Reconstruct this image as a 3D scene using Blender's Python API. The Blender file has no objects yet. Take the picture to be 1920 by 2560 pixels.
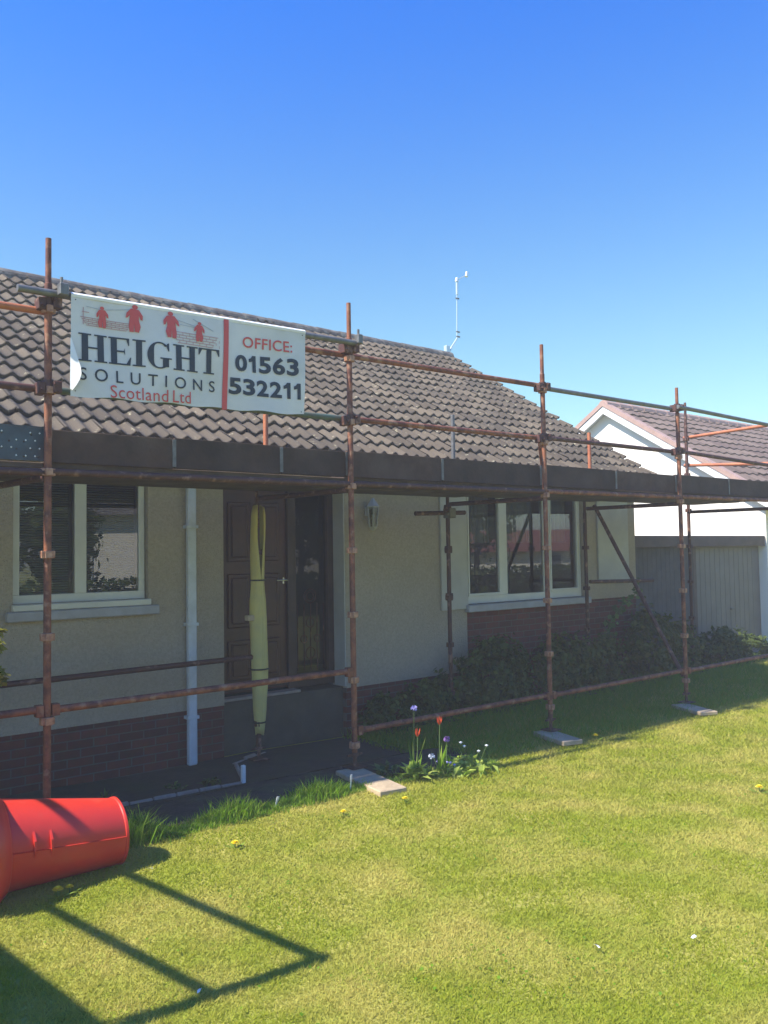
import bpy, bmesh, math, random
import numpy as np
from mathutils import Vector, Matrix, Quaternion
random.seed(7); rng = np.random.default_rng(7)
sc = bpy.context.scene
R = math.radians
EYE = 1.85
# ------------------------------------------------------------------ camera
cam_d = bpy.data.cameras.new('camera'); cam = bpy.data.objects.new('camera', cam_d)
sc.collection.objects.link(cam); sc.camera = cam
FW = Vector((0.63068299, 0.77458527, 0.04750386))
RT = Vector((0.77583787, -0.63073485, -0.01578441))
UP = Vector((-0.01773597, -0.04681025, 0.99874633))
m = Matrix((RT, UP, -FW)).transposed().to_4x4(); m.translation = Vector((0, 0, EYE))
cam.matrix_world = m
cam_d.sensor_fit = 'VERTICAL'; cam_d.sensor_height = 36.0
F = 2123.27 / 2560
cam_d.lens = 36.0 * F
cam_d.clip_start = 0.05; cam_d.clip_end = 2000
# ------------------------------------------------------------------ light
SX, SY = 0.82, 0.14        # shadow shift per metre of height
SUN = Vector((-SX, SY, 1.0)).normalized()      # towards the sun
w = bpy.data.worlds.new("World"); sc.world = w; w.use_nodes = True
nt = w.node_tree; nt.nodes.clear()
sky = nt.nodes.new('ShaderNodeTexSky'); sky.sky_type = 'NISHITA'; sky.sun_disc = False
sky.sun_elevation = math.asin(SUN.z); sky.sun_rotation = math.atan2(SUN.x, SUN.y)
sky.altitude = 50; sky.air_density = 1.15; sky.dust_density = 0.35; sky.ozone_density = 3.0
hs = nt.nodes.new('ShaderNodeHueSaturation'); hs.inputs['Saturation'].default_value = 1.1
wtc = nt.nodes.new('ShaderNodeTexCoord'); wsp = nt.nodes.new('ShaderNodeSeparateXYZ'); nt.links.new(wtc.outputs['Generated'], wsp.inputs[0])
wmr = nt.nodes.new('ShaderNodeMapRange'); wmr.interpolation_type = 'SMOOTHSTEP'; wmr.inputs[1].default_value = 0.16; wmr.inputs[2].default_value = 0.66; nt.links.new(wsp.outputs['Z'], wmr.inputs[0])
wmx = nt.nodes.new('ShaderNodeMix'); wmx.data_type = 'RGBA'; wmx.inputs[6].default_value = (.99, 1.20, 1.08, 1); wmx.inputs[7].default_value = (.165, .82, 1.78, 1); nt.links.new(wmr.outputs[0], wmx.inputs[0])
wml = nt.nodes.new('ShaderNodeMix'); wml.data_type = 'RGBA'; wml.blend_type = 'MULTIPLY'; wml.inputs[0].default_value = 1; wml.clamp_result = False
bg = nt.nodes.new('ShaderNodeBackground'); bg.inputs[1].default_value = 0.088
out = nt.nodes.new('ShaderNodeOutputWorld')
nt.links.new(sky.outputs[0], hs.inputs['Color']); nt.links.new(hs.outputs[0], wml.inputs[6]); nt.links.new(wmx.outputs[2], wml.inputs[7]); nt.links.new(wml.outputs[2], bg.inputs[0]); nt.links.new(bg.outputs[0], out.inputs[0])
sd = bpy.data.lights.new('sun', 'SUN'); so = bpy.data.objects.new('sun', sd); sc.collection.objects.link(so)
sd.energy = 4.6; sd.angle = R(0.8); sd.color = (1.0, 0.93, 0.80)
so.rotation_euler = (-SUN).to_track_quat('-Z', 'Y').to_euler(); so.location = (-8, 4, 12)
sc.view_settings.view_transform = 'Standard'; sc.view_settings.look = 'None'
sc.view_settings.exposure = 1.0; sc.view_settings.gamma = 1
sc.render.engine = 'CYCLES'
sc.cycles.max_bounces = 8; sc.cycles.transparent_max_bounces = 12

# ------------------------------------------------------------------ helpers
C = sc.collection
class MB:
    def __init__(s): s.v = []; s.f = []; s.m = []; s.mi = 0
    def add(s, vs, fs):
        o = len(s.v); s.v += [tuple(v) for v in vs]
        for f in fs: s.f.append([i + o for i in f]); s.m.append(s.mi)
        return s
    def box(s, x0, x1, y0, y1, z0, z1, M=None):
        vs = [Vector(p) for p in ((x0,y0,z0),(x1,y0,z0),(x1,y1,z0),(x0,y1,z0),(x0,y0,z1),(x1,y0,z1),(x1,y1,z1),(x0,y1,z1))]
        if M is not None: vs = [M @ v for v in vs]
        return s.add(vs, [(0,3,2,1),(4,5,6,7),(0,1,5,4),(1,2,6,5),(2,3,7,6),(3,0,4,7)])
    def bbox(s, x0, x1, y0, y1, z0, z1, b=.004, M=None):
        # chamfered box
        vs = []; 
        bm = bmesh.new(); bmesh.ops.create_cube(bm, size=1)
        for v in bm.verts:
            v.co = Vector((x0 if v.co.x < 0 else x1, y0 if v.co.y < 0 else y1, z0 if v.co.z < 0 else z1))
        bmesh.ops.bevel(bm, geom=list(bm.edges), offset=b, segments=1, affect='EDGES')
        bm.verts.index_update()
        vs = [(M @ v.co if M is not None else v.co.copy()) for v in bm.verts]
        fs = [[v.index for v in f.verts] for f in bm.faces]; bm.free()
        return s.add(vs, fs)
    def tube(s, a, b, r, r2=None, n=12, cap=True):
        a = Vector(a); b = Vector(b); r2 = r if r2 is None else r2
        d = (b - a).normalized(); q = d.to_track_quat('Z', 'X')
        vs = []
        for (p, rr) in ((a, r), (b, r2)):
            for i in range(n):
                t = 2 * math.pi * i / n; vs.append(p + q @ Vector((rr * math.cos(t), rr * math.sin(t), 0)))
        fs = [(i, (i + 1) % n, n + (i + 1) % n, n + i) for i in range(n)]
        if cap: fs += [tuple(range(n - 1, -1, -1)), tuple(range(n, 2 * n))]
        return s.add(vs, fs)
    def rings(s, cs, n=16, cap=True, a0=0.0, a1=2 * math.pi, closed=True):
        # cs: list of (centre, axis, radius)
        vs = []
        for c, ax, r in cs:
            q = Vector(ax).normalized().to_track_quat('Z', 'X')
            for i in range(n):
                t = a0 + (a1 - a0) * i / (n if closed else n - 1)
                vs.append(Vector(c) + q @ Vector((r * math.cos(t), r * math.sin(t), 0)))
        fs = []
        for k in range(len(cs) - 1):
            for i in range(n if closed else n - 1):
                j = (i + 1) % n
                fs.append((k * n + i, k * n + j, (k + 1) * n + j, (k + 1) * n + i))
        if cap and closed: fs += [tuple(range(n - 1, -1, -1)), tuple(range((len(cs) - 1) * n, len(cs) * n))]
        return s.add(vs, fs)
    def build(s, name, mat, parent=None, smooth=False):
        me = bpy.data.meshes.new(name); me.from_pydata(s.v, [], s.f); 
        mats = mat if isinstance(mat, (list, tuple)) else [mat]
        for mm in mats: me.materials.append(mm)
        if len(mats) > 1: me.polygons.foreach_set('material_index', s.m)
        if smooth:
            me.polygons.foreach_set('use_smooth', [True] * len(me.polygons))
        me.update()
        if smooth and hasattr(me, 'set_sharp_from_angle'): me.set_sharp_from_angle(angle=R(40))
        o = bpy.data.objects.new(name, me); C.objects.link(o)
        if parent is not None:
            o.parent = parent; bpy.context.view_layer.update() if False else None
            o.matrix_parent_inverse = Matrix.Translation(-parent.location) if parent.get('_t') else Matrix.Identity(4)
        return o
def thing(name, label, cat, loc=(0, 0, 0), group=None, rz=0):
    o = bpy.data.objects.new(name, None); C.objects.link(o); o.location = loc
    o.empty_display_size = .2; o['label'] = label; o['category'] = cat
    if group: o['group'] = group
    return o
def wthing(name, label, cat, loc=(0, 0, 0), group=None):
    """an Empty whose children are modelled in world coordinates"""
    o = thing(name, label, cat, loc, group)
    global _WT
    _WT[o.name] = 1
    return o
_WT = {}
_build = MB.build
def wbuild(s, name, mat, parent=None, smooth=False):
    o = _build(s, name, mat, None, smooth)
    if parent is not None:
        o.parent = parent
        root = parent
        off = Vector((0, 0, 0))
        if parent.name in _WT: off = parent.location.copy()
        if off.length > 0:
            o.matrix_parent_inverse = Matrix.Translation(-off)
    return o
MB.build = wbuild
def tag(o, label, cat, group=None, kind=None):
    o['label'] = label; o['category'] = cat
    if group: o['group'] = group
    if kind: o['kind'] = kind
    return o
def struct(o, kind='structure'):
    o['kind'] = kind; return o
def copy_tree(o, parent=None):
    c = o.copy(); C.objects.link(c)
    if parent is not None: c.parent = parent; c.matrix_parent_inverse = o.matrix_parent_inverse.copy()
    for ch in list(o.children): copy_tree(ch, c)
    return c
def pxl(P):
    """image position (0..1) of a world point, used only to thin out what is outside the frame"""
    d = P - np.array([0, 0, EYE]); z = d @ np.array(FW); 
    return .5 + F * (d @ np.array(RT)) / z / .75, .5 - F * (d @ np.array(UP)) / z, z
# ------------------------------------------------------------------ materials
def mat(name, col, rough=.7, metal=0, var=None, vscale=6, bump=0, bscale=60, detail=6, spec=.5, var2=None, v2scale=1.5, v2w=.5, obj=True, bdist=.01, sss=0, ramp=(.35, .65), r2=(.45, .7)):
    m = bpy.data.materials.new(name); m.use_nodes = True; nt = m.node_tree
    b = nt.nodes['Principled BSDF']
    b.inputs['Base Color'].default_value = (*col, 1); b.inputs['Roughness'].default_value = rough
    b.inputs['Metallic'].default_value = metal; b.inputs['Specular IOR Level'].default_value = spec
    tc = nt.nodes.new('ShaderNodeTexCoord')
    src = tc.outputs['Object']
    last = None
    if var is not None:
        n = nt.nodes.new('ShaderNodeTexNoise'); n.inputs['Scale'].default_value = vscale; n.inputs['Detail'].default_value = detail
        n.inputs['Roughness'].default_value = .65
        nt.links.new(src, n.inputs['Vector'])
        r = nt.nodes.new('ShaderNodeValToRGB'); r.color_ramp.elements[0].position = ramp[0]; r.color_ramp.elements[1].position = ramp[1]
        r.color_ramp.elements[0].color = (*col, 1); r.color_ramp.elements[1].color = (*var, 1)
        nt.links.new(n.outputs['Fac'], r.inputs['Fac']); last = r.outputs[0]
    if var2 is not None:
        n = nt.nodes.new('ShaderNodeTexNoise'); n.inputs['Scale'].default_value = v2scale; n.inputs['Detail'].default_value = 8
        nt.links.new(src, n.inputs['Vector'])
        r = nt.nodes.new('ShaderNodeMapRange'); r.inputs[1].default_value = r2[0]; r.inputs[2].default_value = r2[1]; r.inputs[4].default_value = v2w
        nt.links.new(n.outputs['Fac'], r.inputs[0])
        mx = nt.nodes.new('ShaderNodeMix'); mx.data_type = 'RGBA'
        nt.links.new(r.outputs[0], mx.inputs[0])
        if last is not None: nt.links.new(last, mx.inputs[6])
        else: mx.inputs[6].default_value = (*col, 1)
        mx.inputs[7].default_value = (*var2, 1); last = mx.outputs[2]
    if last is not None: nt.links.new(last, b.inputs['Base Color'])
    if bump:
        n = nt.nodes.new('ShaderNodeTexNoise'); n.inputs['Scale'].default_value = bscale; n.inputs['Detail'].default_value = 4
        nt.links.new(src, n.inputs['Vector'])
        bp = nt.nodes.new('ShaderNodeBump'); bp.inputs['Strength'].default_value = bump; bp.inputs['Distance'].default_value = bdist
        nt.links.new(n.outputs['Fac'], bp.inputs['Height']); nt.links.new(bp.outputs[0], b.inputs['Normal'])
    return m
def attr_mat(name, stops, rough=.8, attr='rnd', trans=0.0, bump=0, bscale=60, lichen=None, spec=.3, big=None):
    """colour from a per-piece random attribute"""
    m = bpy.data.materials.new(name); m.use_nodes = True; nt = m.node_tree
    b = nt.nodes['Principled BSDF']; b.inputs['Roughness'].default_value = rough; b.inputs['Specular IOR Level'].default_value = spec
    a = nt.nodes.new('ShaderNodeAttribute'); a.attribute_name = attr
    r = nt.nodes.new('ShaderNodeValToRGB')
    els = r.color_ramp.elements
    for i, (p, c) in enumerate(stops):
        e = els[i] if i < 2 else els.new(p)
        e.position = p; e.color = (*c, 1)
    nt.links.new(a.outputs['Fac'], r.inputs['Fac']); last = r.outputs[0]
    tc = nt.nodes.new('ShaderNodeTexCoord')
    if big:
        n = nt.nodes.new('ShaderNodeTexNoise'); n.inputs['Scale'].default_value = big[1]; n.inputs['Detail'].default_value = 5
        nt.links.new(tc.outputs['Object'], n.inputs['Vector'])
        g = nt.nodes.new('ShaderNodeMapRange'); g.inputs[1].default_value = .42; g.inputs[2].default_value = .66; g.inputs[4].default_value = big[2]
        nt.links.new(n.outputs['Fac'], g.inputs[0])
        mx = nt.nodes.new('ShaderNodeMix'); mx.data_type = 'RGBA'; nt.links.new(g.outputs[0], mx.inputs[0]); nt.links.new(last, mx.inputs[6]); mx.inputs[7].default_value = (*big[0], 1)
        last = mx.outputs[2]
    if lichen:
        n = nt.nodes.new('ShaderNodeTexNoise'); n.inputs['Scale'].default_value = lichen[1]; n.inputs['Detail'].default_value = 8; n.inputs['Roughness'].default_value = .7
        nt.links.new(tc.outputs['Object'], n.inputs['Vector'])
        g = nt.nodes.new('ShaderNodeMapRange'); g.inputs[1].default_value = lichen[2]; g.inputs[2].default_value = lichen[2] + .1
        nt.links.new(n.outputs['Fac'], g.inputs[0])
        mx = nt.nodes.new('ShaderNodeMix'); mx.data_type = 'RGBA'; nt.links.new(g.outputs[0], mx.inputs[0]); nt.links.new(last, mx.inputs[6]); mx.inputs[7].default_value = (*lichen[0], 1)
        last = mx.outputs[2]
    nt.links.new(last, b.inputs['Base Color'])
    if bump:
        n = nt.nodes.new('ShaderNodeTexNoise'); n.inputs['Scale'].default_value = bscale
        nt.links.new(tc.outputs['Object'], n.inputs['Vector'])
        bp = nt.nodes.new('ShaderNodeBump'); bp.inputs['Strength'].default_value = bump; bp.inputs['Distance'].default_value = .01
        nt.links.new(n.outputs['Fac'], bp.inputs['Height']); nt.links.new(bp.outputs[0], b.inputs['Normal'])
    if trans:
        t = nt.nodes.new('ShaderNodeBsdfTranslucent'); nt.links.new(last, t.inputs[0])
        mx = nt.nodes.new('ShaderNodeMixShader'); mx.inputs[0].default_value = trans
        nt.links.new(b.outputs[0], mx.inputs[1]); nt.links.new(t.outputs[0], mx.inputs[2])
        nt.links.new(mx.outputs[0], nt.nodes['Material Output'].inputs['Surface'])
    return m
def brick_mat(name, c1, c2, mortar, axis='xz', scale=1.0):
    m = bpy.data.materials.new(name); m.use_nodes = True; nt = m.node_tree; b = nt.nodes['Principled BSDF']; b.inputs['Roughness'].default_value = .85
    tc = nt.nodes.new('ShaderNodeTexCoord'); sp = nt.nodes.new('ShaderNodeSeparateXYZ'); cb = nt.nodes.new('ShaderNodeCombineXYZ')
    nt.links.new(tc.outputs['Object'], sp.inputs[0]); nt.links.new(sp.outputs['X' if axis == 'xz' else 'Y'], cb.inputs[0]); nt.links.new(sp.outputs['Z'], cb.inputs[1])
    br = nt.nodes.new('ShaderNodeTexBrick'); br.inputs['Color1'].default_value = (*c1, 1); br.inputs['Color2'].default_value = (*c2, 1); br.inputs['Mortar'].default_value = (*mortar, 1)
    br.inputs['Scale'].default_value = 1; br.inputs['Brick Width'].default_value = .225; br.inputs['Row Height'].default_value = .075; br.inputs['Mortar Size'].default_value = .006
    nt.links.new(cb.outputs[0], br.inputs['Vector'])
    n = nt.nodes.new('ShaderNodeTexNoise'); n.inputs['Scale'].default_value = 14; nt.links.new(tc.outputs['Object'], n.inputs['Vector'])
    mx = nt.nodes.new('ShaderNodeMix'); mx.data_type = 'RGBA'; mx.blend_type = 'MULTIPLY'; mx.inputs[0].default_value = .5
    nt.links.new(br.outputs['Color'], mx.inputs[6]); nt.links.new(n.outputs['Color'], mx.inputs[7]); nt.links.new(mx.outputs[2], b.inputs['Base Color'])
    bp = nt.nodes.new('ShaderNodeBump'); bp.inputs['Strength'].default_value = .6; bp.inputs['Distance'].default_value = .01; bp.invert = True
    nt.links.new(br.outputs['Fac'], bp.inputs['Height']); nt.links.new(bp.outputs[0], b.inputs['Normal'])
    return m
def glass_mat(name, ior=2.2, tint=(.9, .95, .93)):
    m = bpy.data.materials.new(name); m.use_nodes = True; nt = m.node_tree; nt.nodes.clear()
    o = nt.nodes.new('ShaderNodeOutputMaterial'); t = nt.nodes.new('ShaderNodeBsdfTransparent'); t.inputs[0].default_value = (*tint, 1)
    g = nt.nodes.new('ShaderNodeBsdfGlossy'); g.inputs['Roughness'].default_value = .004
    f = nt.nodes.new('ShaderNodeFresnel'); f.inputs[0].default_value = ior
    n = nt.nodes.new('ShaderNodeTexNoise'); n.inputs['Scale'].default_value = 1.6; n.inputs['Detail'].default_value = 1
    bp = nt.nodes.new('ShaderNodeBump'); bp.inputs['Strength'].default_value = .02; bp.inputs['Distance'].default_value = .01
    nt.links.new(n.outputs['Fac'], bp.inputs['Height']); nt.links.new(bp.outputs[0], g.inputs['Normal'])
    x = nt.nodes.new('ShaderNodeMixShader'); nt.links.new(f.outputs[0], x.inputs[0]); nt.links.new(t.outputs[0], x.inputs[1]); nt.links.new(g.outputs[0], x.inputs[2]); nt.links.new(x.outputs[0], o.inputs[0])
    return m
M = {}
M['render'] = mat('roughcast', (.50, .425, .33), .95, var=(.41, .345, .265), vscale=45, bump=1.0, bscale=70, bdist=.02, var2=(.33, .255, .175), v2scale=.8, v2w=.45)
M['render_pale'] = mat('pale_roughcast', (.56, .54, .50), .95, var=(.48, .46, .43), vscale=3, bump=.8, bscale=170)
M['white_render'] = mat('white_render', (.91, .87, .79), .9, var=(.86, .82, .74), vscale=2, bump=.3, bscale=120)
M['brick'] = brick_mat('red_brick', (.20, .055, .036), (.12, .038, .028), (.16, .125, .105))
M['upvc'] = mat('white_upvc', (.68, .67, .62), .35, var=(.60, .59, .55), vscale=3)
M['sill'] = mat('painted_sill', (.42, .42, .46), .7, var=(.35, .34, .36), vscale=8, bump=.2, bscale=90)
M['white_paint'] = mat('white_paint', (.82, .82, .82), .5, var=(.74, .74, .74), vscale=4)
M['lantern'] = mat('grey_white_metal', (.42, .42, .41), .5)
M['soffit'] = mat('grey_soffit', (.45, .47, .48), .6)
M['pipe'] = mat('white_downpipe', (.62, .66, .74), .4, var=(.50, .53, .58), vscale=5)
M['mahogany'] = mat('mahogany', (.085, .026, .018), .38, var=(.045, .014, .012), vscale=5, bump=.1, bscale=40)
M['dark_wood'] = mat('dark_brown_timber', (.060, .030, .022), .55, var=(.035, .018, .016), vscale=7)
M['glass'] = glass_mat('window_glass')
M['glass_dull'] = glass_mat('side_light_glass', 1.5, (.7, .75, .72))
M['blind'] = mat('blind_slat', (.20, .24, .22), .5)
M['interior'] = mat('room_interior', (.10, .11, .12), .9)
M['curtain'] = mat('net_curtain', (.30, .32, .34), .9)
M['chrome'] = mat('chrome', (.75, .75, .75), .2, metal=1)
M['tile'] = attr_mat('concrete_roof_tile', [(0, (.078, .061, .044)), (.5, (.105, .083, .060)), (1, (.148, .118, .083))], .9, bump=.6, bscale=70, lichen=((.40, .36, .24), 11, .60), big=((.06, .052, .042), 1.3, .45))
M['tile2'] = attr_mat('plum_roof_tile', [(0, (.15, .105, .085)), (1, (.22, .16, .125))], .85, bump=.4, bscale=60)
M['verge'] = mat('mortar_verge', (.45, .30, .26), .9, var=(.36, .24, .2), vscale=6)
M['ridge'] = mat('ridge_tile', (.12, .10, .09), .85, var=(.07, .06, .055), vscale=6, bump=.4, bscale=50, var2=(.3, .29, .25), v2scale=8, v2w=.6)
M['rust'] = mat('worn_red_scaffold_paint', (.11, .032, .020), .65, var=(.27, .092, .04), vscale=9, bump=.3, bscale=60, var2=(.34, .19, .12), v2scale=14, v2w=.8, ramp=(.4, .6), r2=(.55, .66))
M['rust_dark'] = mat('dark_rusty_steel', (.055, .022, .018), .65, var=(.10, .036, .024), vscale=10, bump=.3, bscale=60, var2=(.30, .17, .12), v2scale=14, v2w=.7, r2=(.56, .68))
M['rust_orange'] = mat('orange_scaffold_paint', (.50, .17, .07), .55, var=(.36, .11, .05), vscale=9, bump=.3, bscale=60)
M['galv'] = mat('galvanised_steel', (.20, .20, .20), .55, metal=.4, var=(.13, .125, .12), vscale=14, bump=.1, bscale=40)
M['worn'] = mat('bare_worn_bracket', (.50, .28, .17), .5, var=(.28, .12, .07), vscale=30)
M['green_steel'] = mat('green_scaffold_paint', (.05, .12, .10), .6, var=(.12, .10, .07), vscale=9)
M['board'] = mat('weathered_scaffold_board', (.11, .075, .055), .85, var=(.065, .045, .035), vscale=5, bump=.5, bscale=30, var2=(.17, .13, .10), v2scale=3, v2w=.5)
M['toe'] = mat('dark_toe_board', (.062, .034, .022), .85, var=(.034, .020, .015), vscale=4, bump=.4, bscale=30, var2=(.10, .068, .054), v2scale=3, v2w=.5)
M['toe_brown'] = mat('brown_toe_board', (.085, .045, .030), .85, var=(.05, .028, .02), vscale=5, bump=.4, bscale=30, var2=(.13, .09, .07), v2scale=4, v2w=.5)
M['perf'] = mat('perforated_steel', (.07, .10, .12), .5, metal=.3, var=(.05, .06, .07), vscale=6)
M['sole'] = mat('pale_timber', (.52, .41, .27), .85, var=(.38, .29, .19), vscale=12, bump=.5, bscale=50, var2=(.36, .29, .2), v2scale=5, v2w=.5)
M['foam'] = mat('yellow_foam', (.60, .51, .17), .8, var=(.50, .43, .17), vscale=5, bump=.3, bscale=20, var2=(.42, .40, .2), v2scale=4, v2w=.5)
M['strap'] = mat('black_strap', (.02, .02, .018), .6)
M['vinyl'] = mat('banner_vinyl', (.70, .68, .65), .5, var=(.62, .60, .57), vscale=2.5, var2=(.50, .48, .34), v2scale=1.8, v2w=.6, r2=(.55, .75))
M['ink'] = mat('navy_ink', (.020, .032, .045), .5)
M['ink_red'] = mat('red_ink', (.62, .085, .075), .5)
M['ink_line'] = mat('thin_red_ink', (.48, .24, .25), .5)
M['ink_grey'] = mat('grey_ink', (.35, .38, .42), .5)
M['red_plastic'] = mat('red_plastic', (.68, .040, .022), .42, var=(.60, .032, .020), vscale=4, var2=(.60, .10, .06), v2scale=9, v2w=.35, r2=(.58, .74), bump=.03, bscale=4)
M['soil'] = mat('bed_soil', (.060, .045, .032), .95, var=(.035, .027, .02), vscale=18, bump=1, bscale=40, var2=(.07, .09, .03), v2scale=4, v2w=.8)
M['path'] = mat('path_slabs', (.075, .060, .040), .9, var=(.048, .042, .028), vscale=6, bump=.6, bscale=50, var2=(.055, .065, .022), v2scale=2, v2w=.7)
M['kerb'] = mat('stone_and_painted_sun', (.36, .32, .27), .85, var=(.30, .22, .18), vscale=9, bump=.5, bscale=40)  # paints sunlit edges on the path edging; the threshold is simply pale
M['concrete'] = mat('concrete_step', (.095, .080, .058), .9, var=(.065, .058, .040), vscale=5, bump=.4, bscale=60)
M['garage'] = mat('grey_painted_door', (.20, .18, .16), .6, var=(.165, .15, .135), vscale=3)
M['brown_fascia'] = mat('brown_fascia', (.14, .095, .08), .7, var=(.10, .07, .06), vscale=4)
M['fence_dark'] = mat('dark_fence_boards', (.12, .11, .11), .85, var=(.085, .08, .08), vscale=5, bump=.3, bscale=30)
M['bark'] = mat('bark', (.10, .075, .05), .9, var=(.06, .045, .03), vscale=20, bump=.8, bscale=40)
M['stem'] = mat('green_stem', (.10, .16, .04), .7)
LEAF = lambda n, a, b, c, t=.35: attr_mat(n, [(0, a), (.6, b), (1, c)], .6, trans=t, spec=.25)
M['blade'] = attr_mat('lawn_blade', [(0, (.25, .31, .018)), (.45, (.34, .38, .030)), (.8, (.45, .43, .06)), (1, (.60, .53, .17))], .7, trans=.42, spec=.2, big=((.62, .52, .16), 1.9, .7))
M['long'] = LEAF('long_grass_blade', (.12, .26, .012), (.24, .42, .025), (.55, .58, .14), .5)
M['dark_leaf'] = LEAF('dark_leaf', (.05, .08, .018), (.085, .13, .028), (.15, .19, .045), .35)
M['olive_leaf'] = LEAF('olive_leaf', (.07, .10, .022), (.11, .145, .03), (.18, .18, .05), .35)
M['lime_leaf'] = LEAF('lime_leaf', (.18, .28, .03), (.36, .48, .07), (.58, .66, .16), .45)
M['gold_leaf'] = LEAF('gold_leaf', (.08, .11, .02), (.28, .27, .04), (.60, .55, .12))
M['ivy_leaf'] = LEAF('ivy_leaf', (.05, .09, .025), (.09, .15, .04), (.22, .30, .10))
M['blue_petal'] = mat('lilac_petal', (.42, .38, .72), .7)
M['mauve_petal'] = mat('mauve_petal', (.30, .16, .42), .7)
M['white_petal'] = mat('white_petal', (.72, .74, .78), .7)
M['red_petal'] = mat('orange_red_petal', (.70, .10, .03), .6, var=(.55, .06, .02), vscale=40)
M['yellow_petal'] = mat('yellow_petal', (.85, .66, .02), .6)
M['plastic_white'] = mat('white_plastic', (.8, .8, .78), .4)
M['roof_red'] = mat('red_tiled_roof', (.26, .09, .06), .85, var=(.2, .07, .05), vscale=3)
M['aerial'] = mat('aerial_aluminium', (.62, .70, .74), .35, metal=.5)

# lawn ground material
def lawn_mat():
    m = bpy.data.materials.new('lawn_turf'); m.use_nodes = True; nt = m.node_tree; b = nt.nodes['Principled BSDF']; b.inputs['Roughness'].default_value = .95; b.inputs['Specular IOR Level'].default_value = .1
    tc = nt.nodes.new('ShaderNodeTexCoord')
    def noise(s, d=6):
        n = nt.nodes.new('ShaderNodeTexNoise'); n.inputs['Scale'].default_value = s; n.inputs['Detail'].default_value = d; nt.links.new(tc.outputs['Object'], n.inputs['Vector']); return n.outputs['Fac']
    r = nt.nodes.new('ShaderNodeValToRGB'); e = r.color_ramp.elements; e[0].position = .3; e[0].color = (.19, .23, .02, 1); e[1].position = .7; e[1].color = (.38, .35, .08, 1)
    e2 = e.new(.5); e2.color = (.27, .29, .04, 1)
    nt.links.new(noise(45, 8), r.inputs['Fac'])
    r2 = nt.nodes.new('ShaderNodeValToRGB'); e = r2.color_ramp.elements; e[0].position = .40; e[0].color = (.22, .28, .025, 1); e[1].position = .62; e[1].color = (.46, .40, .12, 1)
    nt.links.new(noise(2.6, 6), r2.inputs['Fac'])
    mx = nt.nodes.new('ShaderNodeMix'); mx.data_type = 'RGBA'; mx.inputs[0].default_value = .5
    nt.links.new(r.outputs[0], mx.inputs[6]); nt.links.new(r2.outputs[0], mx.inputs[7]); nt.links.new(mx.outputs[2], b.inputs['Base Color'])
    bp = nt.nodes.new('ShaderNodeBump'); bp.inputs['Strength'].default_value = .8; bp.inputs['Distance'].default_value = .02; nt.links.new(noise(70, 6), bp.inputs['Height']); nt.links.new(bp.outputs[0], b.inputs['Normal'])
    return m
M['lawn'] = lawn_mat()

# ------------------------------------------------------------------ ground
def sstep(a, b, t):
    t = np.clip((t - a) / (b - a), 0, 1); return t * t * (3 - 2 * t)
def gh(x, y):
    base = np.clip(.06 - .028 * (x - 4.2), -.03, .06)
    dip = -.13 * sstep(5.8, 6.3, y) * (1 - sstep(5.6, 7.2, x)) * (1 - sstep(15, 20, y))
    und = .012 * np.sin(x * 1.3 + .4) * np.sin(y * 1.1) + .006 * np.sin(x * 3.1 + 1) * np.cos(y * 2.7)
    return base + dip + und * (1 - sstep(20, 40, np.hypot(x, y)))
def gz(x, y): return float(gh(np.float64(x), np.float64(y)))
def ground():
    xs = np.concatenate([[-900, -300, -100, -40, -20, -12, -8], np.arange(-5, 18.01, .15), [20, 24, 30, 45, 80, 200, 500, 1200]])
    ys = np.concatenate([[-900, -300, -100, -40, -20, -12, -6, -3, -1.5], np.arange(-.6, 9.01, .15), [10, 12, 16, 24, 40, 80, 200, 500, 1200]])
    X, Y = np.meshgrid(xs, ys); Z = gh(X, Y)
    nx, ny = len(xs), len(ys)
    me = bpy.data.meshes.new('ground')
    V = np.stack([X, Y, Z], -1).reshape(-1, 3)
    I = np.arange(nx * ny).reshape(ny, nx)
    Fq = np.stack([I[:-1, :-1], I[:-1, 1:], I[1:, 1:], I[1:, :-1]], -1).reshape(-1, 4)
    me.from_pydata(V.tolist(), [], Fq.tolist()); me.materials.append(M['lawn'])
    me.polygons.foreach_set('use_smooth', [True] * len(me.polygons)); me.update()
    o = bpy.data.objects.new('ground', me); C.objects.link(o); struct(o)
ground()
def sheet(name, poly, mt, lift, n=.15, rough=0.0, kind='structure'):
    """a sheet draped over the ground inside a polygon (x as function rows)"""
    bm = bmesh.new(); vs = [bm.verts.new((x, y, 0)) for x, y in poly]; bm.faces.new(vs)
    x0, x1 = min(p[0] for p in poly), max(p[0] for p in poly); y0, y1 = min(p[1] for p in poly), max(p[1] for p in poly)
    for k in np.arange(math.floor(x0 / n) * n, x1, n):
        bmesh.ops.bisect_plane(bm, geom=bm.verts[:] + bm.edges[:] + bm.faces[:], plane_co=(k, 0, 0), plane_no=(1, 0, 0))
    for k in np.arange(math.floor(y0 / n) * n, y1, n):
        bmesh.ops.bisect_plane(bm, geom=bm.verts[:] + bm.edges[:] + bm.faces[:], plane_co=(0, k, 0), plane_no=(0, 1, 0))
    for v in bm.verts: v.co.z = gz(v.co.x, v.co.y) + lift + rough * random.uniform(0, 1)
    me = bpy.data.meshes.new(name); bm.normal_update(); bm.to_mesh(me); bm.free(); me.materials.append(mt)
    o = bpy.data.objects.new(name, me); C.objects.link(o); struct(o, kind); return o
bed_edge = [(-3, 5.03), (0.5, 5.03), (1.6, 5.06), (2.1, 5.13), (2.6, 5.13), (3.2, 5.13), (3.8, 5.13), (4.5, 5.13), (5.05, 5.13), (5.3, 5.25), (5.45, 5.6), (5.5, 6.3)]
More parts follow.
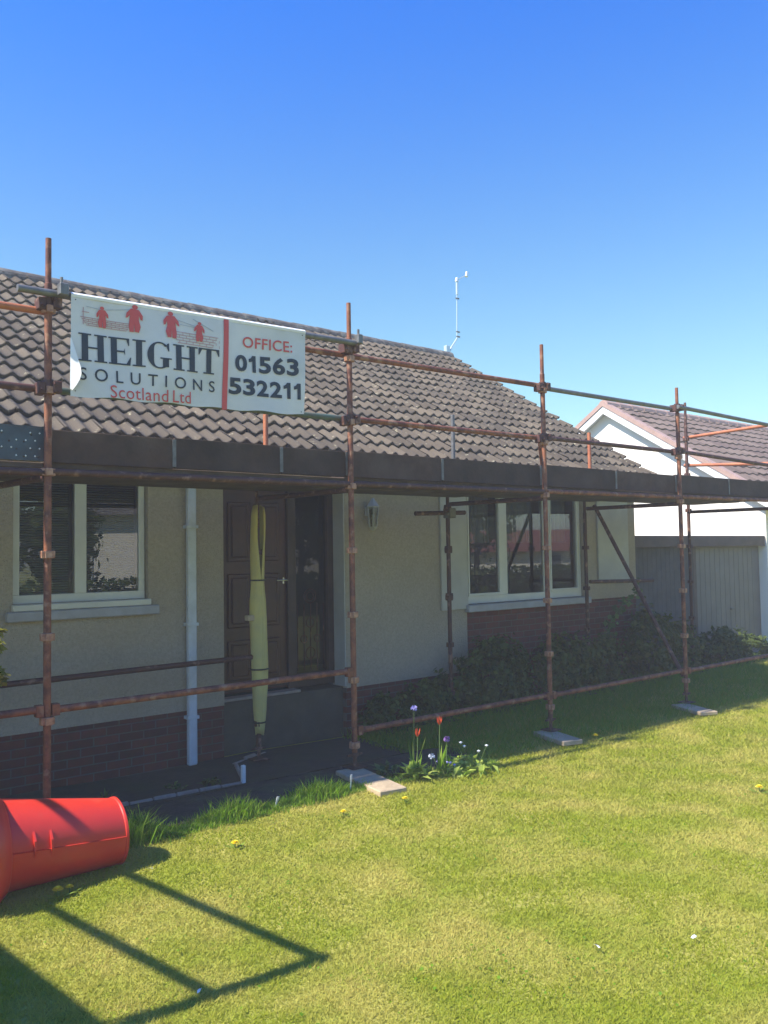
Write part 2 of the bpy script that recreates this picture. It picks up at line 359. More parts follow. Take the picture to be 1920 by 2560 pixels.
sheet('flower_bed_soil', bed_edge + [(5.3, 6.4), (-3, 6.4)], M['soil'], .008, rough=.012)
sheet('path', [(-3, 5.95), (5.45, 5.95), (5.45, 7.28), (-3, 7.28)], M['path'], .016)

# ------------------------------------------------------------------ house
hs_loc = (3.0, 7.3, -.1)
house = wthing('house', 'low beige roughcast bungalow with brown wavy tiled roof behind the scaffold', 'house', hs_loc)
YW = 7.3
def wall_cells(mb, xs, zs, skip, y0, y1):
    for i in range(len(xs) - 1):
        for j in range(len(zs) - 1):
            cx, cz = (xs[i] + xs[i + 1]) / 2, (zs[j] + zs[j + 1]) / 2
            if any(a < cx < b and c < cz < d for a, b, c, d in skip): continue
            mb.box(xs[i], xs[i + 1], y0, y1, zs[j], zs[j + 1])
W1 = (2.03, 3.19, 1.47, 2.62); DR = (3.95, 5.40, -.2, 2.62); W2 = (7.2, 9.46, 1.2, 2.62)
mb = MB(); wall_cells(mb, [-5, 2.03, 3.19, 3.95, 5.40, 6.77], [.42, 1.47, 2.62, 2.84], [W1, DR], YW, YW + .25)
mb.box(6.77, 7.2, YW, YW + .25, 1.16, 2.84); mb.box(6.77, 7.2, YW, YW + .25, .42, 1.16)
mb.box(7.2, 9.46, YW, YW + .25, 2.62, 2.84); mb.box(9.46, 10.65, YW, YW + .25, 1.16, 2.84)
mb.build('wall', M['render'], house)
mb = MB(); mb.box(-5, 3.95, YW + .012, YW + .25, -.3, .42); mb.box(5.40, 7.2, YW + .012, YW + .25, -.3, .42)
mb.box(7.2, 9.46, YW + .012, YW + .25, -.3, 1.2); mb.box(9.46, 10.65, YW + .012, YW + .25, -.3, 1.16)
mb.build('brick_base', M['brick'], house)
mb = MB(); mb.box(-5, 10.65, YW + 7.0, YW + 7.25, -.3, 2.84); mb.box(-5, -4.75, YW + .25, YW + 7.0, -.3, 2.84); mb.box(10.4, 10.65, YW + .25, YW + 7.0, -.3, 2.84)
for gx in (-5, 10.4):
    mb.add([(gx, YW, 2.86), (gx, YW + 7.25, 2.86), (gx, 11.1, 5.2), (gx + .25, YW, 2.86), (gx + .25, YW + 7.25, 2.86), (gx + .25, 11.1, 5.2)], [(0, 2, 1), (3, 4, 5), (0, 3, 5, 2), (1, 2, 5, 4), (0, 1, 4, 3)])
mb.build('gable_wall', M['render'], house)
mb = MB(); mb.box(-4.75, 10.4, YW + .25, YW + 7.0, 2.70, 2.82); mb.box(-4.75, 10.4, YW + .25, YW + 7, .3, .36); mb.box(-4.7, 10.35, YW + 2.2, YW + 2.3, .36, 2.7)
mb.build('room_interior', M['interior'], house)
# pale surround panels beside the right window
mb = MB(); mb.bbox(6.77, 7.2, YW - .03, YW - .002, 1.16, 2.62, .004); mb.build('surround_panel', M['render_pale'], house)
mb = MB(); mb.bbox(9.74, 10.45, YW - .03, YW - .002, 1.37, 2.62, .004); mb.build('surround_panel', M['render_pale'], house)
# window 1
def window(x0, x1, z0, z1, bars, fr=.055, sashes=()):
    f = MB(); yf = YW + .05
    f.bbox(x0, x1, yf, yf + .07, z0, z0 + fr * 1.3, .004); f.bbox(x0, x1, yf, yf + .07, z1 - fr, z1, .004)
    f.bbox(x0, x0 + fr, yf + .001, yf + .069, z0 + fr * 1.3, z1 - fr, .004); f.bbox(x1 - fr, x1, yf + .001, yf + .069, z0 + fr * 1.3, z1 - fr, .004)
    for bx, bw in bars: f.bbox(bx - bw / 2, bx + bw / 2, yf - .004, yf + .066, z0 + fr * 1.3, z1 - fr, .004)
    fo = f.build('window', M['upvc'], house)
    edges = [x0 + fr] + [q for bx, bw in bars for q in (bx - bw / 2, bx + bw / 2)] + [x1 - fr]
    for k in range(0, len(edges), 2):
        a, b = edges[k], edges[k + 1]; s = .022
        g = MB()
        if k // 2 in sashes:
            g.bbox(a, b, yf - .012, yf + .03, z0 + fr * 1.3, z0 + fr * 1.3 + s * 1.5, .003); g.bbox(a, b, yf - .012, yf + .03, z1 - fr - s, z1 - fr, .003)
            g.bbox(a, a + s, yf - .012, yf + .03, z0 + fr * 1.3 + s * 1.5, z1 - fr - s, .003); g.bbox(b - s, b, yf - .012, yf + .03, z0 + fr * 1.3 + s * 1.5, z1 - fr - s, .003)
            g.build('sash', M['upvc'], fo)
        p = MB(); p.add([(a, yf + .02, z0 + fr), (b, yf + .02, z0 + fr), (b, yf + .02, z1 - fr), (a, yf + .02, z1 - fr)], [(0, 1, 2, 3)]); p.build('pane', M['glass'], fo)
    return fo, yf
w1, yf = window(2.04, 3.18, 1.47, 2.61, [(2.60, .10)])
s = MB(); s.bbox(2.02, 3.20, YW - .05, YW + .05, 1.415, 1.468, .006); s.build('sill', M['upvc'], w1)
s = MB(); s.bbox(1.97, 3.27, YW - .07, YW - .002, 1.33, 1.412, .008); s.build('sill', M['sill'], w1)
s = MB(); k = 0; z = 1.52
while z < 2.58:
    s.box(2.11, 2.52, YW + .15, YW + .172, z, z + .003, Matrix.Translation((0, 0, 0)) @ Matrix.Identity(4))
    s.add([(2.10, YW + .150, z), (2.53, YW + .150, z), (2.53, YW + .168, z + .012), (2.10, YW + .168, z + .012)], [(0, 1, 2, 3)])
    s.add([(2.66, YW + .150, z), (3.12, YW + .150, z), (3.12, YW + .168, z + .012), (2.66, YW + .168, z + .012)], [(0, 1, 2, 3)])
    z += .021
s.build('blind', M['blind'], w1)
w2, yf = window(7.21, 9.45, 1.21, 2.61, [(7.91, .13), (8.74, .13)], .07, sashes=(0, 2))
s = MB(); s.bbox(7.16, 9.50, YW - .08, YW + .05, 1.12, 1.205, .008); s.build('sill', M['sill'], w2)
s = MB()
for (a, b) in ((7.3, 7.84), (8.0, 8.66), (8.84, 9.36)):
    n = 24
    for i in range(n):
        xa, xb = a + (b - a) * i / n, a + (b - a) * (i + 1) / n
        ya, yb = YW + .22 + .015 * math.sin(i * 1.9), YW + .22 + .015 * math.sin((i + 1) * 1.9)
        s.add([(xa, ya, 1.95), (xb, yb, 1.95), (xb, yb, 2.6), (xa, ya, 2.6)], [(0, 1, 2, 3)])
s.build('curtain', M['curtain'], w2)
# front door + side light in a recess
YD = 7.5
fr = MB(); fr.bbox(3.95, 4.02, YD, YD + .08, .46, 2.6, .004); fr.bbox(4.80, 4.90, YD - .01, YD + .08, .46, 2.6, .004); fr.bbox(5.31, 5.399, YD, YD + .08, .46, 2.6, .004)
fr.bbox(4.02, 4.80, YD, YD + .08, 2.50, 2.6, .004); fr.bbox(4.90, 5.31, YD, YD + .08, 2.50, 2.6, .004); fr.bbox(4.90, 5.31, YD, YD + .08, .46, .60, .004)
frame = fr.build('door_frame', M['dark_wood'], house)
d = MB(); d.bbox(4.02, 4.80, YD + .03, YD + .07, .48, 2.50, .003)
for (za, zb) in ((.60, 1.0), (1.12, 1.66), (1.78, 2.38)):
    for (xa, xb) in ((4.11, 4.37), (4.45, 4.71)):
        d.bbox(xa, xb, YD + .012, YD + .031, za, zb, .012); d.bbox(xa + .04, xb - .04, YD + .0, YD + .013, za + .04, zb - .04, .012)
door = d.build('door', M['mahogany'], house)
h = MB(); h.bbox(4.752, 4.772, YD + .012, YD + .028, 1.54, 1.61, .004); h.tube((4.762, YD + .015, 1.58), (4.762, YD - .04, 1.58), .009); h.tube((4.775, YD - .04, 1.58), (4.64, YD - .045, 1.582), .009); h.build('handle', M['chrome'], door)
s = MB(); s.bbox(4.02, 4.80, YD + .005, YD + .028, .50, .56, .006); s.build('weather_bar', M['dark_wood'], door)
g = MB(); g.add([(4.90, YD + .04, .6), (5.31, YD + .04, .6), (5.31, YD + .04, 2.5), (4.90, YD + .04, 2.5)], [(0, 1, 2, 3)]); sl = g.build('side_light', M['glass_dull'], house)
le = MB()
for k in range(5):
    x = 4.94 + k * .083; le.tube((x, YD + .034, .62), (x, YD + .034, 1.32), .005, n=6)
for (cx, cz, r) in ((5.1, 1.40, .075), (5.1, 1.40, .045), (5.1, 1.12, .05), (5.02, .95, .04), (5.19, .95, .04), (5.1, .8, .06)):
    n = 20
    for i in range(n):
        a, b = 2 * math.pi * i / n, 2 * math.pi * (i + 1) / n
        le.tube((cx + r * math.cos(a), YD + .032, cz + r * math.sin(a)), (cx + r * math.cos(b), YD + .032, cz + r * math.sin(b)), .005, n=5, cap=False)
le.build('leaded_scrollwork', M['rust_dark'], sl)
th = MB(); th.bbox(3.951, 4.86, YD - .14, YD - .002, .435, .462, .004); th.build('threshold', M['kerb'], house)
rv = MB(); rv.box(3.951, 5.399, YD - .13, YD + .2, -.1, .43); rv.build('step', M['concrete'], house)
rp = MB(); rp.box(5.385, 5.399, YW + .005, YD - .002, .44, 2.6); rp.build('reveal_board', M['render_pale'], house)
# downpipe, gutter
dp = MB(); dp.bbox(3.545, 3.63, YW - .085, YW - .02, -.07, 2.62, .012)
for z in (.35, 1.2, 2.1): dp.bbox(3.53, 3.645, YW - .09, YW - .001, z, z + .03, .003)
dp.build('downpipe', M['pipe'], house)
# roof
def tile_roof(name, mt, parent, x0, x1, ye, ze, yr, zr, gauge, wave, amp=.036, step=.038, seg=8, ragged=True, attr_seed=1):
    L = math.hypot(yr - ye, zr - ze); u = np.array([0, (yr - ye) / L, (zr - ze) / L]); nrm = np.array([0, -u[2], u[1]])
    rr = np.random.default_rng(attr_seed)
    nc = int(round((x1 - x0) / wave)); nx = nc * seg + 1
    xs = np.linspace(x0, x1, nx); ph = (xs - x0) / wave
    f = amp * (0.5 + .5 * np.sin(2 * np.pi * ph)) ** 1.25
    tile_id = np.minimum((np.arange(nx - 1) // (2 * seg)), nc // 2)
    rows = int(math.ceil(L / gauge)); V = []; Fc = []; At = []
    for r in range(rows):
        s0 = r * gauge; s1 = min((r + 1) * gauge + .02, L)
        nt_ = nc // 2 + 2
        jh = rr.normal(0, .004, nt_); js = rr.normal(0, .009, nt_); col = rr.random(nt_)
        for t in range(tile_id.max() + 1):
            i0 = t * 2 * seg; i1 = min((t + 1) * 2 * seg, nx - 1)
            if i1 <= i0: continue
            xx = xs[i0:i1 + 1].copy(); ff = f[i0:i1 + 1]
            gap = .0025; xx[0] += gap; xx[-1] -= gap
            h0 = step + jh[t] + ff; h1 = .004 + ff * 1.0
            sf = s0 - .012 + js[t] + (0.010 * ff / amp)
            def P(s, h): return np.stack([xx, ye + u[1] * s + nrm[1] * h, ze + u[2] * s + nrm[2] * h], 1)
            rowsv = [P(sf + .002, h0 - step * .95), P(sf, h0 - .006), P(sf + .008, h0), P(s1 - .04 + 0 * ff, h1 + (step) * .12)]
            n = len(xx); base = len(V)
            for q in rowsv: V.extend(q.tolist())
            for a in range(3):
                for i in range(n - 1):
                    Fc.append((base + a * n + i, base + a * n + i + 1, base + (a + 1) * n + i + 1, base + (a + 1) * n + i)); At.append(col[t])
    me = bpy.data.meshes.new(name); me.from_pydata(V, [], Fc); me.materials.append(mt)
    at = me.attributes.new('rnd', 'FLOAT', 'FACE'); at.data.foreach_set('value', np.array(At, dtype=np.float32)); me.update()
    o = bpy.data.objects.new(name, me); C.objects.link(o)
    o.parent = parent; o.matrix_parent_inverse = Matrix.Translation(-parent.location)
    # back slope and closing underlay
    return o
roof = tile_roof('roof', M['tile'], house, -5.3, 10.71, 6.98, 2.86, 11.2, 5.42, .285, .152)
mb = MB(); ys, zs = 6.98, 2.845
mb.add([(-5.28, 6.99, 2.845), (10.69, 6.99, 2.845), (10.69, 11.2, 5.40), (-5.28, 11.2, 5.40), (-5.28, 15.4, 2.85), (10.69, 15.4, 2.85)], [(0, 1, 2, 3), (3, 2, 5, 4)]); mb.build('roof_underlay', M['ridge'], roof)
rd = MB(); x = -5.3
while x < 10.7:
    x2 = min(x + .45, 10.72); n = 10; vs = []
    for (px, r) in ((x, .125), (x2 + .02, .118)):
        for i in range(n + 1):
            a = math.pi * (i / n) * 1.1 - .16
            vs.append((px, 11.2 - r * math.cos(a), 5.385 + r * math.sin(a) + random.uniform(-.002, .002)))
    rd.add(vs, [(i, i + 1, n + 2 + i, n + 1 + i) for i in range(n)] + [tuple(range(n + 1)), tuple(range(2 * n + 1, n, -1))]); x += .45
rd.build('ridge', M['ridge'], roof)
ed = MB(); ed.box(-5.2, 10.65, 6.99, 7.02, 2.66, 2.83); ed.box(-5.2, 10.65, 7.02, 7.298, 2.66, 2.68); ed.build('fascia', M['dark_wood'], house)
gt = MB(); n = 8
for i in range(n):
    a, b = math.pi + math.pi * i / n, math.pi + math.pi * (i + 1) / n
    gt.add([(-5.2, 6.925 + .055 * math.cos(a), 2.80 + .055 * math.sin(a)), (10.6, 6.925 + .055 * math.cos(a), 2.80 + .055 * math.sin(a)), (10.6, 6.925 + .055 * math.cos(b), 2.80 + .055 * math.sin(b)), (-5.2, 6.925 + .055 * math.cos(b), 2.80 + .055 * math.sin(b))], [(0, 1, 2, 3)])
gt.build('gutter', M['dark_wood'], house)
vg = MB()
vg.add([(10.69, 6.99, 2.74), (10.69, 11.2, 5.30), (10.69, 11.2, 5.41), (10.69, 6.99, 2.86), (10.72, 6.99, 2.74), (10.72, 11.2, 5.30), (10.72, 11.2, 5.41), (10.72, 6.99, 2.86)], [(0, 1, 2, 3), (7, 6, 5, 4), (0, 4, 5, 1), (3, 2, 6, 7), (0, 3, 7, 4)])
vg.build('bargeboard', M['dark_wood'], house)
# wall lantern
lx, ly, lz = 5.70, YW - .11, 2.23
la = MB(); la.bbox(lx - .03, lx + .03, YW - .02, YW, lz + .02, lz + .12, .005); la.tube((lx, YW - .02, lz + .07), (lx, ly, lz + .2), .008); 
la.rings([((lx, ly, lz + .21), (0, 0, 1), .012), ((lx, ly, lz + .18), (0, 0, 1), .03), ((lx, ly, lz + .12), (0, 0, 1), .075), ((lx, ly, lz + .105), (0, 0, 1), .07)], 6)
la.rings([((lx, ly, lz - .10), (0, 0, 1), .045), ((lx, ly, lz - .12), (0, 0, 1), .04), ((lx, ly, lz - .145), (0, 0, 1), .012)], 6)
for i in range(6):
    a = math.pi * i / 3
    la.tube((lx + .044 * math.cos(a), ly + .044 * math.sin(a), lz - .10), (lx + .066 * math.cos(a), ly + .066 * math.sin(a), lz + .11), .006, n=6)
lo = la.build('wall_lantern', M['lantern'], house)
lg = MB(); lg.rings([((lx, ly, lz - .1), (0, 0, 1), .038), ((lx, ly, lz + .108), (0, 0, 1), .060)], 6, cap=False); lg.build('lantern_glass', M['glass'], lo)
lb = MB(); lb.tube((lx, ly, lz - .1), (lx, ly, lz + .03), .012); lb.build('lantern_bulb', M['white_paint'], lo)

# ------------------------------------------------------------------ neighbour house
nh = wthing('house', 'white rendered gable house with plum tiled roof, beyond the right end of the bungalow', 'house', (18, 11, 0))
AY, AZ = 10.75, 4.84; SL = .626
def rz(y): return AZ - SL * abs(y - AY)
mb = MB(); mb.add([(14.85, 7.45, -.2), (14.85, 14.1, -.2), (14.85, 14.1, rz(14.1) - .12), (14.85, AY, AZ - .12), (14.85, 7.45, rz(7.45) - .12), (27, 7.45, -.2), (27, 14.1, -.2), (27, 14.1, rz(14.1) - .12), (27, AY, AZ - .12), (27, 7.45, rz(7.45) - .12)],
    [(0, 4, 3, 2, 1), (5, 6, 7, 8, 9), (0, 5, 9, 4), (1, 2, 7, 6)]); mb.build('wall', M['white_render'], nh)
nroof = tile_roof('roof', M['tile2'], nh, 14.72, 27.3, 7.05, rz(7.05) + .02, AY, AZ + .03, .32, .30, amp=.022, step=.03, seg=6, attr_seed=4)
mb = MB(); mb.add([(14.72, 7.05, rz(7.05)), (27.3, 7.05, rz(7.05)), (27.3, AY, AZ), (14.72, AY, AZ), (14.72, 14.5, rz(14.5)), (27.3, 14.5, rz(14.5))], [(0, 1, 2, 3), (3, 2, 5, 4)]); mb.build('roof_underlay', M['ridge'], nroof)
mb = MB(); x = 14.7
while x < 27.2:
    mb.rings([((x, AY, AZ + .0), (1, 0, 0), .12), ((x + .44, AY, AZ + .0), (1, 0, 0), .112)], 12); x += .44
mb.build('ridge', M['verge'], nroof)
def slopebar(mb, x0, x1, t0, t1, y0, y1):
    for sgn in (-1, 1):
        ya, yb = AY, AY + sgn * abs(y1 - AY)
        mb.add([(x0, ya, rz(ya) + t0), (x0, yb, rz(yb) + t0), (x0, yb, rz(yb) + t1), (x0, ya, rz(ya) + t1), (x1, ya, rz(ya) + t0), (x1, yb, rz(yb) + t0), (x1, yb, rz(yb) + t1), (x1, ya, rz(ya) + t1)], [(0, 1, 2, 3), (4, 7, 6, 5), (0, 4, 5, 1), (3, 2, 6, 7), (1, 5, 6, 2)])
mb = MB(); slopebar(mb, 14.68, 14.71, -.17, -.02, AY, 7.05); mb.build('bargeboard', M['white_paint'], nh)
mb = MB(); slopebar(mb, 14.66, 14.86, -.015, .085, AY, 7.0); mb.build('verge_tiles', M['verge'], nh)
mb = MB(); slopebar(mb, 14.715, 14.848, -.14, -.125, AY, 7.1); mb.build('soffit', M['soffit'], nh)

# ------------------------------------------------------------------ garage / gate front between the houses
ga = wthing('garage', 'shaded grey panelled garage front with brown fascia, between the two houses', 'garage', (12.5, 7.6, -.1))
mb = MB(); mb.bbox(10.72, 14.84, 7.47, 7.55, 1.86, 2.04, .006); mb.build('fascia', M['brown_fascia'], ga)
mb = MB(); x = 10.74
while x < 12.55: mb.bbox(x, x + .118, 7.56, 7.58, -.15, 1.86, .003); x += .12
mb.box(10.72, 12.7, 7.582, 7.7, -.15, 1.86); mb.build('side_boards', M['fence_dark'], ga)
mb = MB(); mb.box(12.70, 14.84, 7.60, 7.66, -.15, 1.86)
x = 12.72
while x < 14.68: mb.bbox(x, x + .14, 7.595, 7.60, -.08, 1.84, .002); x += .155
gd = mb.build('garage_door', M['garage'], ga)
mb = MB(); mb.bbox(12.60, 12.70, 7.555, 7.66, -.15, 1.86, .004); mb.build('door_post', M['brown_fascia'], ga)
mb = MB(); mb.bbox(13.75, 13.87, 7.555, 7.574, .78, .81, .004); mb.build('handle', M['galv'], gd)
mb = MB(); mb.box(10.75, 14.83, 7.552, 12, 1.97, 2.03); mb.build('roof', M['ridge'], ga)

# ------------------------------------------------------------------ scaffold
scf = wthing('scaffold', 'rusty red tube scaffold with boarded platform and toe boards in front of the bungalow', 'scaffold', (4.2, 5.59, 0))
XP = [-.68, 1.765, 4.205, 6.645, 9.09, 11.53]; YO = 5.59; YI = 6.91
PZ = [.29, .815, 1.345, 1.87, 2.40, 2.93, 3.46]
def node(mb, x, y, z, big=1.0):
    """V pressings welded round a standard"""
    for a in (0, 90, 180, 270):
        Mx = Matrix.Translation((x, y, z)) @ Matrix.Rotation(R(a), 4, 'Z')
        mb.bbox(.0, .043 * big, -.021, .021, -.024, .024, .003, Mx)
def standard(x, y, ztop, z0, mt=M['rust'], inner=False, znodes=PZ):
    mb = MB(); rr = .0242
    zt = ztop - .30
    zs = [z0 + .16]
    mb.rings([((x, y, z0 + .12), (0, 0, 1), rr), ((x, y, zt), (0, 0, 1), rr), ((x, y, zt + .004), (0, 0, 1), .0195), ((x, y, ztop), (0, 0, 1), .0185)], 14)
    o = mb.build('standard', mt, scf, True)
    for z in znodes:
        if z0 + .14 < z < zt - .05:
            nb = MB(); node(nb, x, y, z); nb.build('bracket', M['worn'] if not inner else M['rust_dark'], o)
    b = MB(); b.tube((x, y, z0 + .008), (x, y, z0 + .16), .017); b.bbox(x - .075, x + .075, y - .075, y + .075, z0, z0 + .008, .002); b.rings([((x, y, z0 + .09), (0, 0, 1), .035), ((x, y, z0 + .115), (0, 0, 1), .035)], 8)
    b.bbox(x - .075, x + .075, y - .008, y + .008, z0 + .093, z0 + .11, .002)
    b.build('base_plate', M['rust_dark'], o)
    return o
base_z = {0: .10, 1: .07, 2: .112, 3: .062, 4: .035, 5: .03}
for i, x in enumerate(XP): standard(x, YO, 3.93 if i < 4 else 3.76, base_z[i])
for i, (x, t) in enumerate(zip([-.8, 1.68, 4.09, 6.545, 8.99, 11.45], [2.62, 2.62, 2.62, 2.62, 2.62, 4.01])):
    standard(x, YI, t, gz(x, YI) + .03, M['rust_dark'], True)
# orange painted stubs clamped on the inner standards above the platform
for x, t, mt in ((4.165, 3.165, M['rust_orange']), (9.06, 3.37, M['rust_orange']), (6.60, 3.38, M['galv'])):
    s = MB(); s.tube((x, YI - .05, 2.62), (x, YI - .05, t), .024); s.bbox(x - .04, x + .04, YI - .1, YI - .02, 2.70, 2.76, .004); s.bbox(x - .055, x + .055, YI - .085, YI - .03, 2.715, 2.745, .004); s.build('stub_post', mt, scf, True)
def tubep(name, a, b, mt, r=.0242, ends=True):
    mb = MB(); a = Vector(a); b = Vector(b)
    mb.tube(a, b, r, n=14)
    return mb.build(name, mt, scf, True)
YG = 5.545
gr = [((1.56, YG, 3.555), (4.26, YG, 3.588), M['galv']), ((-.9, 5.635, 3.43), (1.77, 5.635, 3.456), M['rust_orange']), ((3.2, 5.635, 3.49), (6.66, 5.635, 3.52), M['rust']), ((6.6, 5.635, 3.50), (9.15, 5.635, 3.51), M['galv']), ((9.03, YG, 3.52), (11.75, YG, 3.475), M['galv']),
      ((-.8, 5.64, 2.945), (1.80, 5.64, 2.945), M['rust_dark']), ((1.74, 5.64, 2.945), (4.2, 5.64, 2.965), M['green_steel']), ((4.2, 5.64, 2.968), (6.64, 5.64, 2.984), M['rust']), ((6.63, 5.64, 2.993), (9.08, 5.64, 2.996), M['rust_dark']), ((9.05, 5.64, 3.012), (11.6, 5.64, 2.95), M['rust_dark'])]
for a, b, mt in gr: tubep('guardrail', a, b, mt)
for i in range(5):
    x0, x1 = XP[i], XP[i + 1]
    lz = .40 if i >= 2 else .88
    o = tubep('ledger', (x0 + .03, YO, lz), (x1 - .03, YO, lz + .01), M['rust'])
    for xx in (x0 + .05, x1 - .05):
        e = MB(); e.bbox(xx - .024, xx + .024, YO - .028, YO + .028, lz - .035, lz + .04, .004); e.build('ledger_end', M['rust'], o)
    zl = 2.385 + .018 * i
    tubep('ledger', (x0 + .026, YO, zl), (x1 - .026, YO, zl + .012), M['rust_dark'] if i < 3 else M['rust'])  # left bays take a dark tone for shade, right bays the sunlit tone
for (a, b) in ((-.7, 1.68), (1.68, 4.09)): tubep('ledger', (a, YI + .0, .885), (b, YI + .0, .905), M['rust_dark'])
for i, x in enumerate(XP):
    tubep('transom', (x, YO + .03, 2.37), (x - .09, YI - .03, 2.375), M['rust_dark'])
tubep('transom', (11.5, 5.62, 3.525), (11.5, 6.98, 3.49), M['rust_orange']); tubep('transom', (11.5, 5.62, 2.985), (11.5, 6.98, 3.08), M['rust_orange'])
tubep('brace', (9.1, 6.84, 2.42), (9.12, 5.64, .33), M['rust_dark'])
tubep('brace', (6.66, 5.66, 2.98), (7.25, 6.1, 2.5), M['rust'], .02)
tubep('ledger', (9.0, 6.86, 1.43), (10.4, 6.86, 1.40), M['rust_dark'])
o = tubep('transom', (6.02, 6.86, 2.262), (6.76, 6.86, 2.285), M['rust_dark'])
e = MB(); e.bbox(6.50, 6.59, 6.82, 6.94, 2.22, 2.33, .006); e.bbox(6.44, 6.47, 6.80, 6.84, 2.25, 2.28, .003); e.build('coupler', M['galv'], o)
# double couplers on the outer standards
for (x, z) in ((1.765, 3.50), (1.765, 2.95), (4.205, 3.55), (4.205, 2.95), (6.645, 3.50), (6.645, 2.98), (9.09, 3.52), (9.09, 3.0)):
    s = MB(); s.rings([((x, YO, z - .045), (0, 0, 1), .036), ((x, YO, z + .045), (0, 0, 1), .036)], 12); s.bbox(x + .02, x + .075, YO - .05, YO + .02, z - .035, z + .04, .005); s.bbox(x - .07, x - .02, YO - .03, YO + .06, z - .05, z + .03, .005)
    s.tube((x + .03, YO - .07, z + .02), (x + .03, YO - .03, z + .02), .011, n=6); s.tube((x - .05, YO - .06, z - .02), (x - .05, YO - .02, z - .02), .011, n=6)
    s.build('coupler', M['rust_dark'], scf)
s = MB(); s.bbox(1.80, 1.86, 5.47, 5.53, 3.54, 3.62, .006); s.tube((1.82, 5.5, 3.6), (1.82, 5.5, 3.66), .01); s.build('coupler', M['galv'], scf)
s = MB(); s.bbox(4.235, 4.285, 5.50, 5.56, 3.58, 3.66, .006); s.tube((4.25, 5.52, 3.6), (4.25, 5.52, 3.70), .01); s.build('coupler', M['galv'], scf)
for (x, z) in ((6.545, 1.87), (6.545, 1.345), (6.545, 2.33)):
    s = MB(); s.rings([((x, YI, z - .04), (0, 0, 1), .042), ((x, YI, z + .04), (0, 0, 1), .042)], 10); s.bbox(x - .065, x - .02, YI - .06, YI, z - .03, z + .02, .004); s.build('coupler', M['rust_dark'], scf)
# platform boards
rb = random.Random(3)
x = -3.1
bay = 2.44
for i in range(6):
    for j in range(5):
        y0 = 5.670 + j * .2435
        xa = XP[0] - 2.44 + i * 2.44 + rb.uniform(-.02, .0); xb = xa + 2.47
        dz = rb.uniform(-.003, .004) + (.004 if i % 2 else 0) + .012 * min(max(i, 0), 5)
        b = MB(); b.bbox(xa, xb - .012, y0, y0 + .2415, 2.415 + dz, 2.453 + dz, .004); o = b.build('platform_board', M['board'], scf)
toe_x = [1.80, 4.20, 6.64, 9.08, 11.9]
splits = [1.80, 2.66, 3.56, 4.20, 5.28, 6.64, 7.9, 9.08, 10.3, 11.9]
for k in range(len(splits) - 1):
    xa, xb = splits[k], splits[k + 1]; zc = .012 * ((xa - 1.8) / 2.44)
    zb0 = 2.470 + zc; b = MB(); b.bbox(xa + .004, xb - .004, 5.635, 5.668, zb0, zb0 + .215 + (0, .004, -.006, .003, 0, .006, -.003, .004, 0)[k], .003); o = b.build('toe_board', M['toe'] if k % 3 else M['toe_brown'], scf)
    if k: c = MB(); c.bbox(xa - .014, xa + .014, 5.628, 5.634, zb0 + .01, zb0 + .205, .001); c.build('toe_board_clip', M['galv'], o)
# perforated steel panel at the left end
pm2 = MB(); pm = MB(); xa, xb, za, zb = -3.0, 1.79, 2.46, 2.70
def perf(mb, x0, x1, z0, z1, y):
    px, pz = .045, .048; nx = int((x1 - x0) / px); nz = int((z1 - z0) / pz); hw = .0055
    xs = [x0]; 
    for i in range(nx):
        c = x0 + (i + .5) * px; xs += [c - hw, c + hw]
    xs.append(x1); zs = [z0]
    for j in range(nz):
        c = z0 + (j + .5) * pz; zs += [c - hw, c + hw]
    zs.append(z1)
    pr = random.Random(5)
    for i in range(len(xs) - 1):
        for j in range(len(zs) - 1):
            if i % 2 == 1 and j % 2 == 1 and (i // 2 + j // 2) % 2 == 0 and pr.random() < .8: continue
            mb.add([(xs[i], y, zs[j]), (xs[i + 1], y, zs[j]), (xs[i + 1], y, zs[j + 1]), (xs[i], y, zs[j + 1])], [(0, 1, 2, 3)])
perf(pm, -1.0, 1.785, 2.475, 2.69, 5.645)
for k in range(46):  # pale dots painted in for light showing through the holes
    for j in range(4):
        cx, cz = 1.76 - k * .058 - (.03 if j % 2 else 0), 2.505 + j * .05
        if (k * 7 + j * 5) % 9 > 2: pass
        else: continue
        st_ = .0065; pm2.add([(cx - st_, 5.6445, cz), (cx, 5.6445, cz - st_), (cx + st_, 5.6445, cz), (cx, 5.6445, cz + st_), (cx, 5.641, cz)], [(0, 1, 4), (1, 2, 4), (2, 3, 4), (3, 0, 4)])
pm.box(-1.0, 1.785, 5.646, 5.66, 2.692, 2.70)
po_ = pm.build('perforated_toe_board', M['perf'], scf); pm2.build('hole_light_dot', M['plastic_white'], po_)
tb = MB(); tb.bbox(-3.1, -1.01, 5.635, 5.668, 2.47, 2.68, .003); tb.build('toe_board', M['toe'], scf)

# sole boards
def sole(cx, cy, L, W, T, rot, z, label):
    mb = MB(); Mx = Matrix.Translation((0, 0, 0))
    mb.bbox(-W / 2, W / 2, -L / 2, L / 2, 0, T, .006)
    o = mb.build('sole_board', M['sole']); o.location = (cx, cy, z); o.rotation_euler = (0, 0, R(rot)); tag(o, label, 'timber board', 'sole boards under the scaffold poles')
sole(4.09, 5.25, .72, .23, .055, -9, .052, 'largest pale timber board under a scaffold pole, beside the long grass')
sole(6.52, 5.41, .52, .22, .045, -16, .012, 'short pale timber board under the scaffold pole behind the lime green plant')
sole(8.86, 5.36, .54, .22, .04, -22, -.008, 'farthest pale timber board, under the scaffold pole nearest the garage')

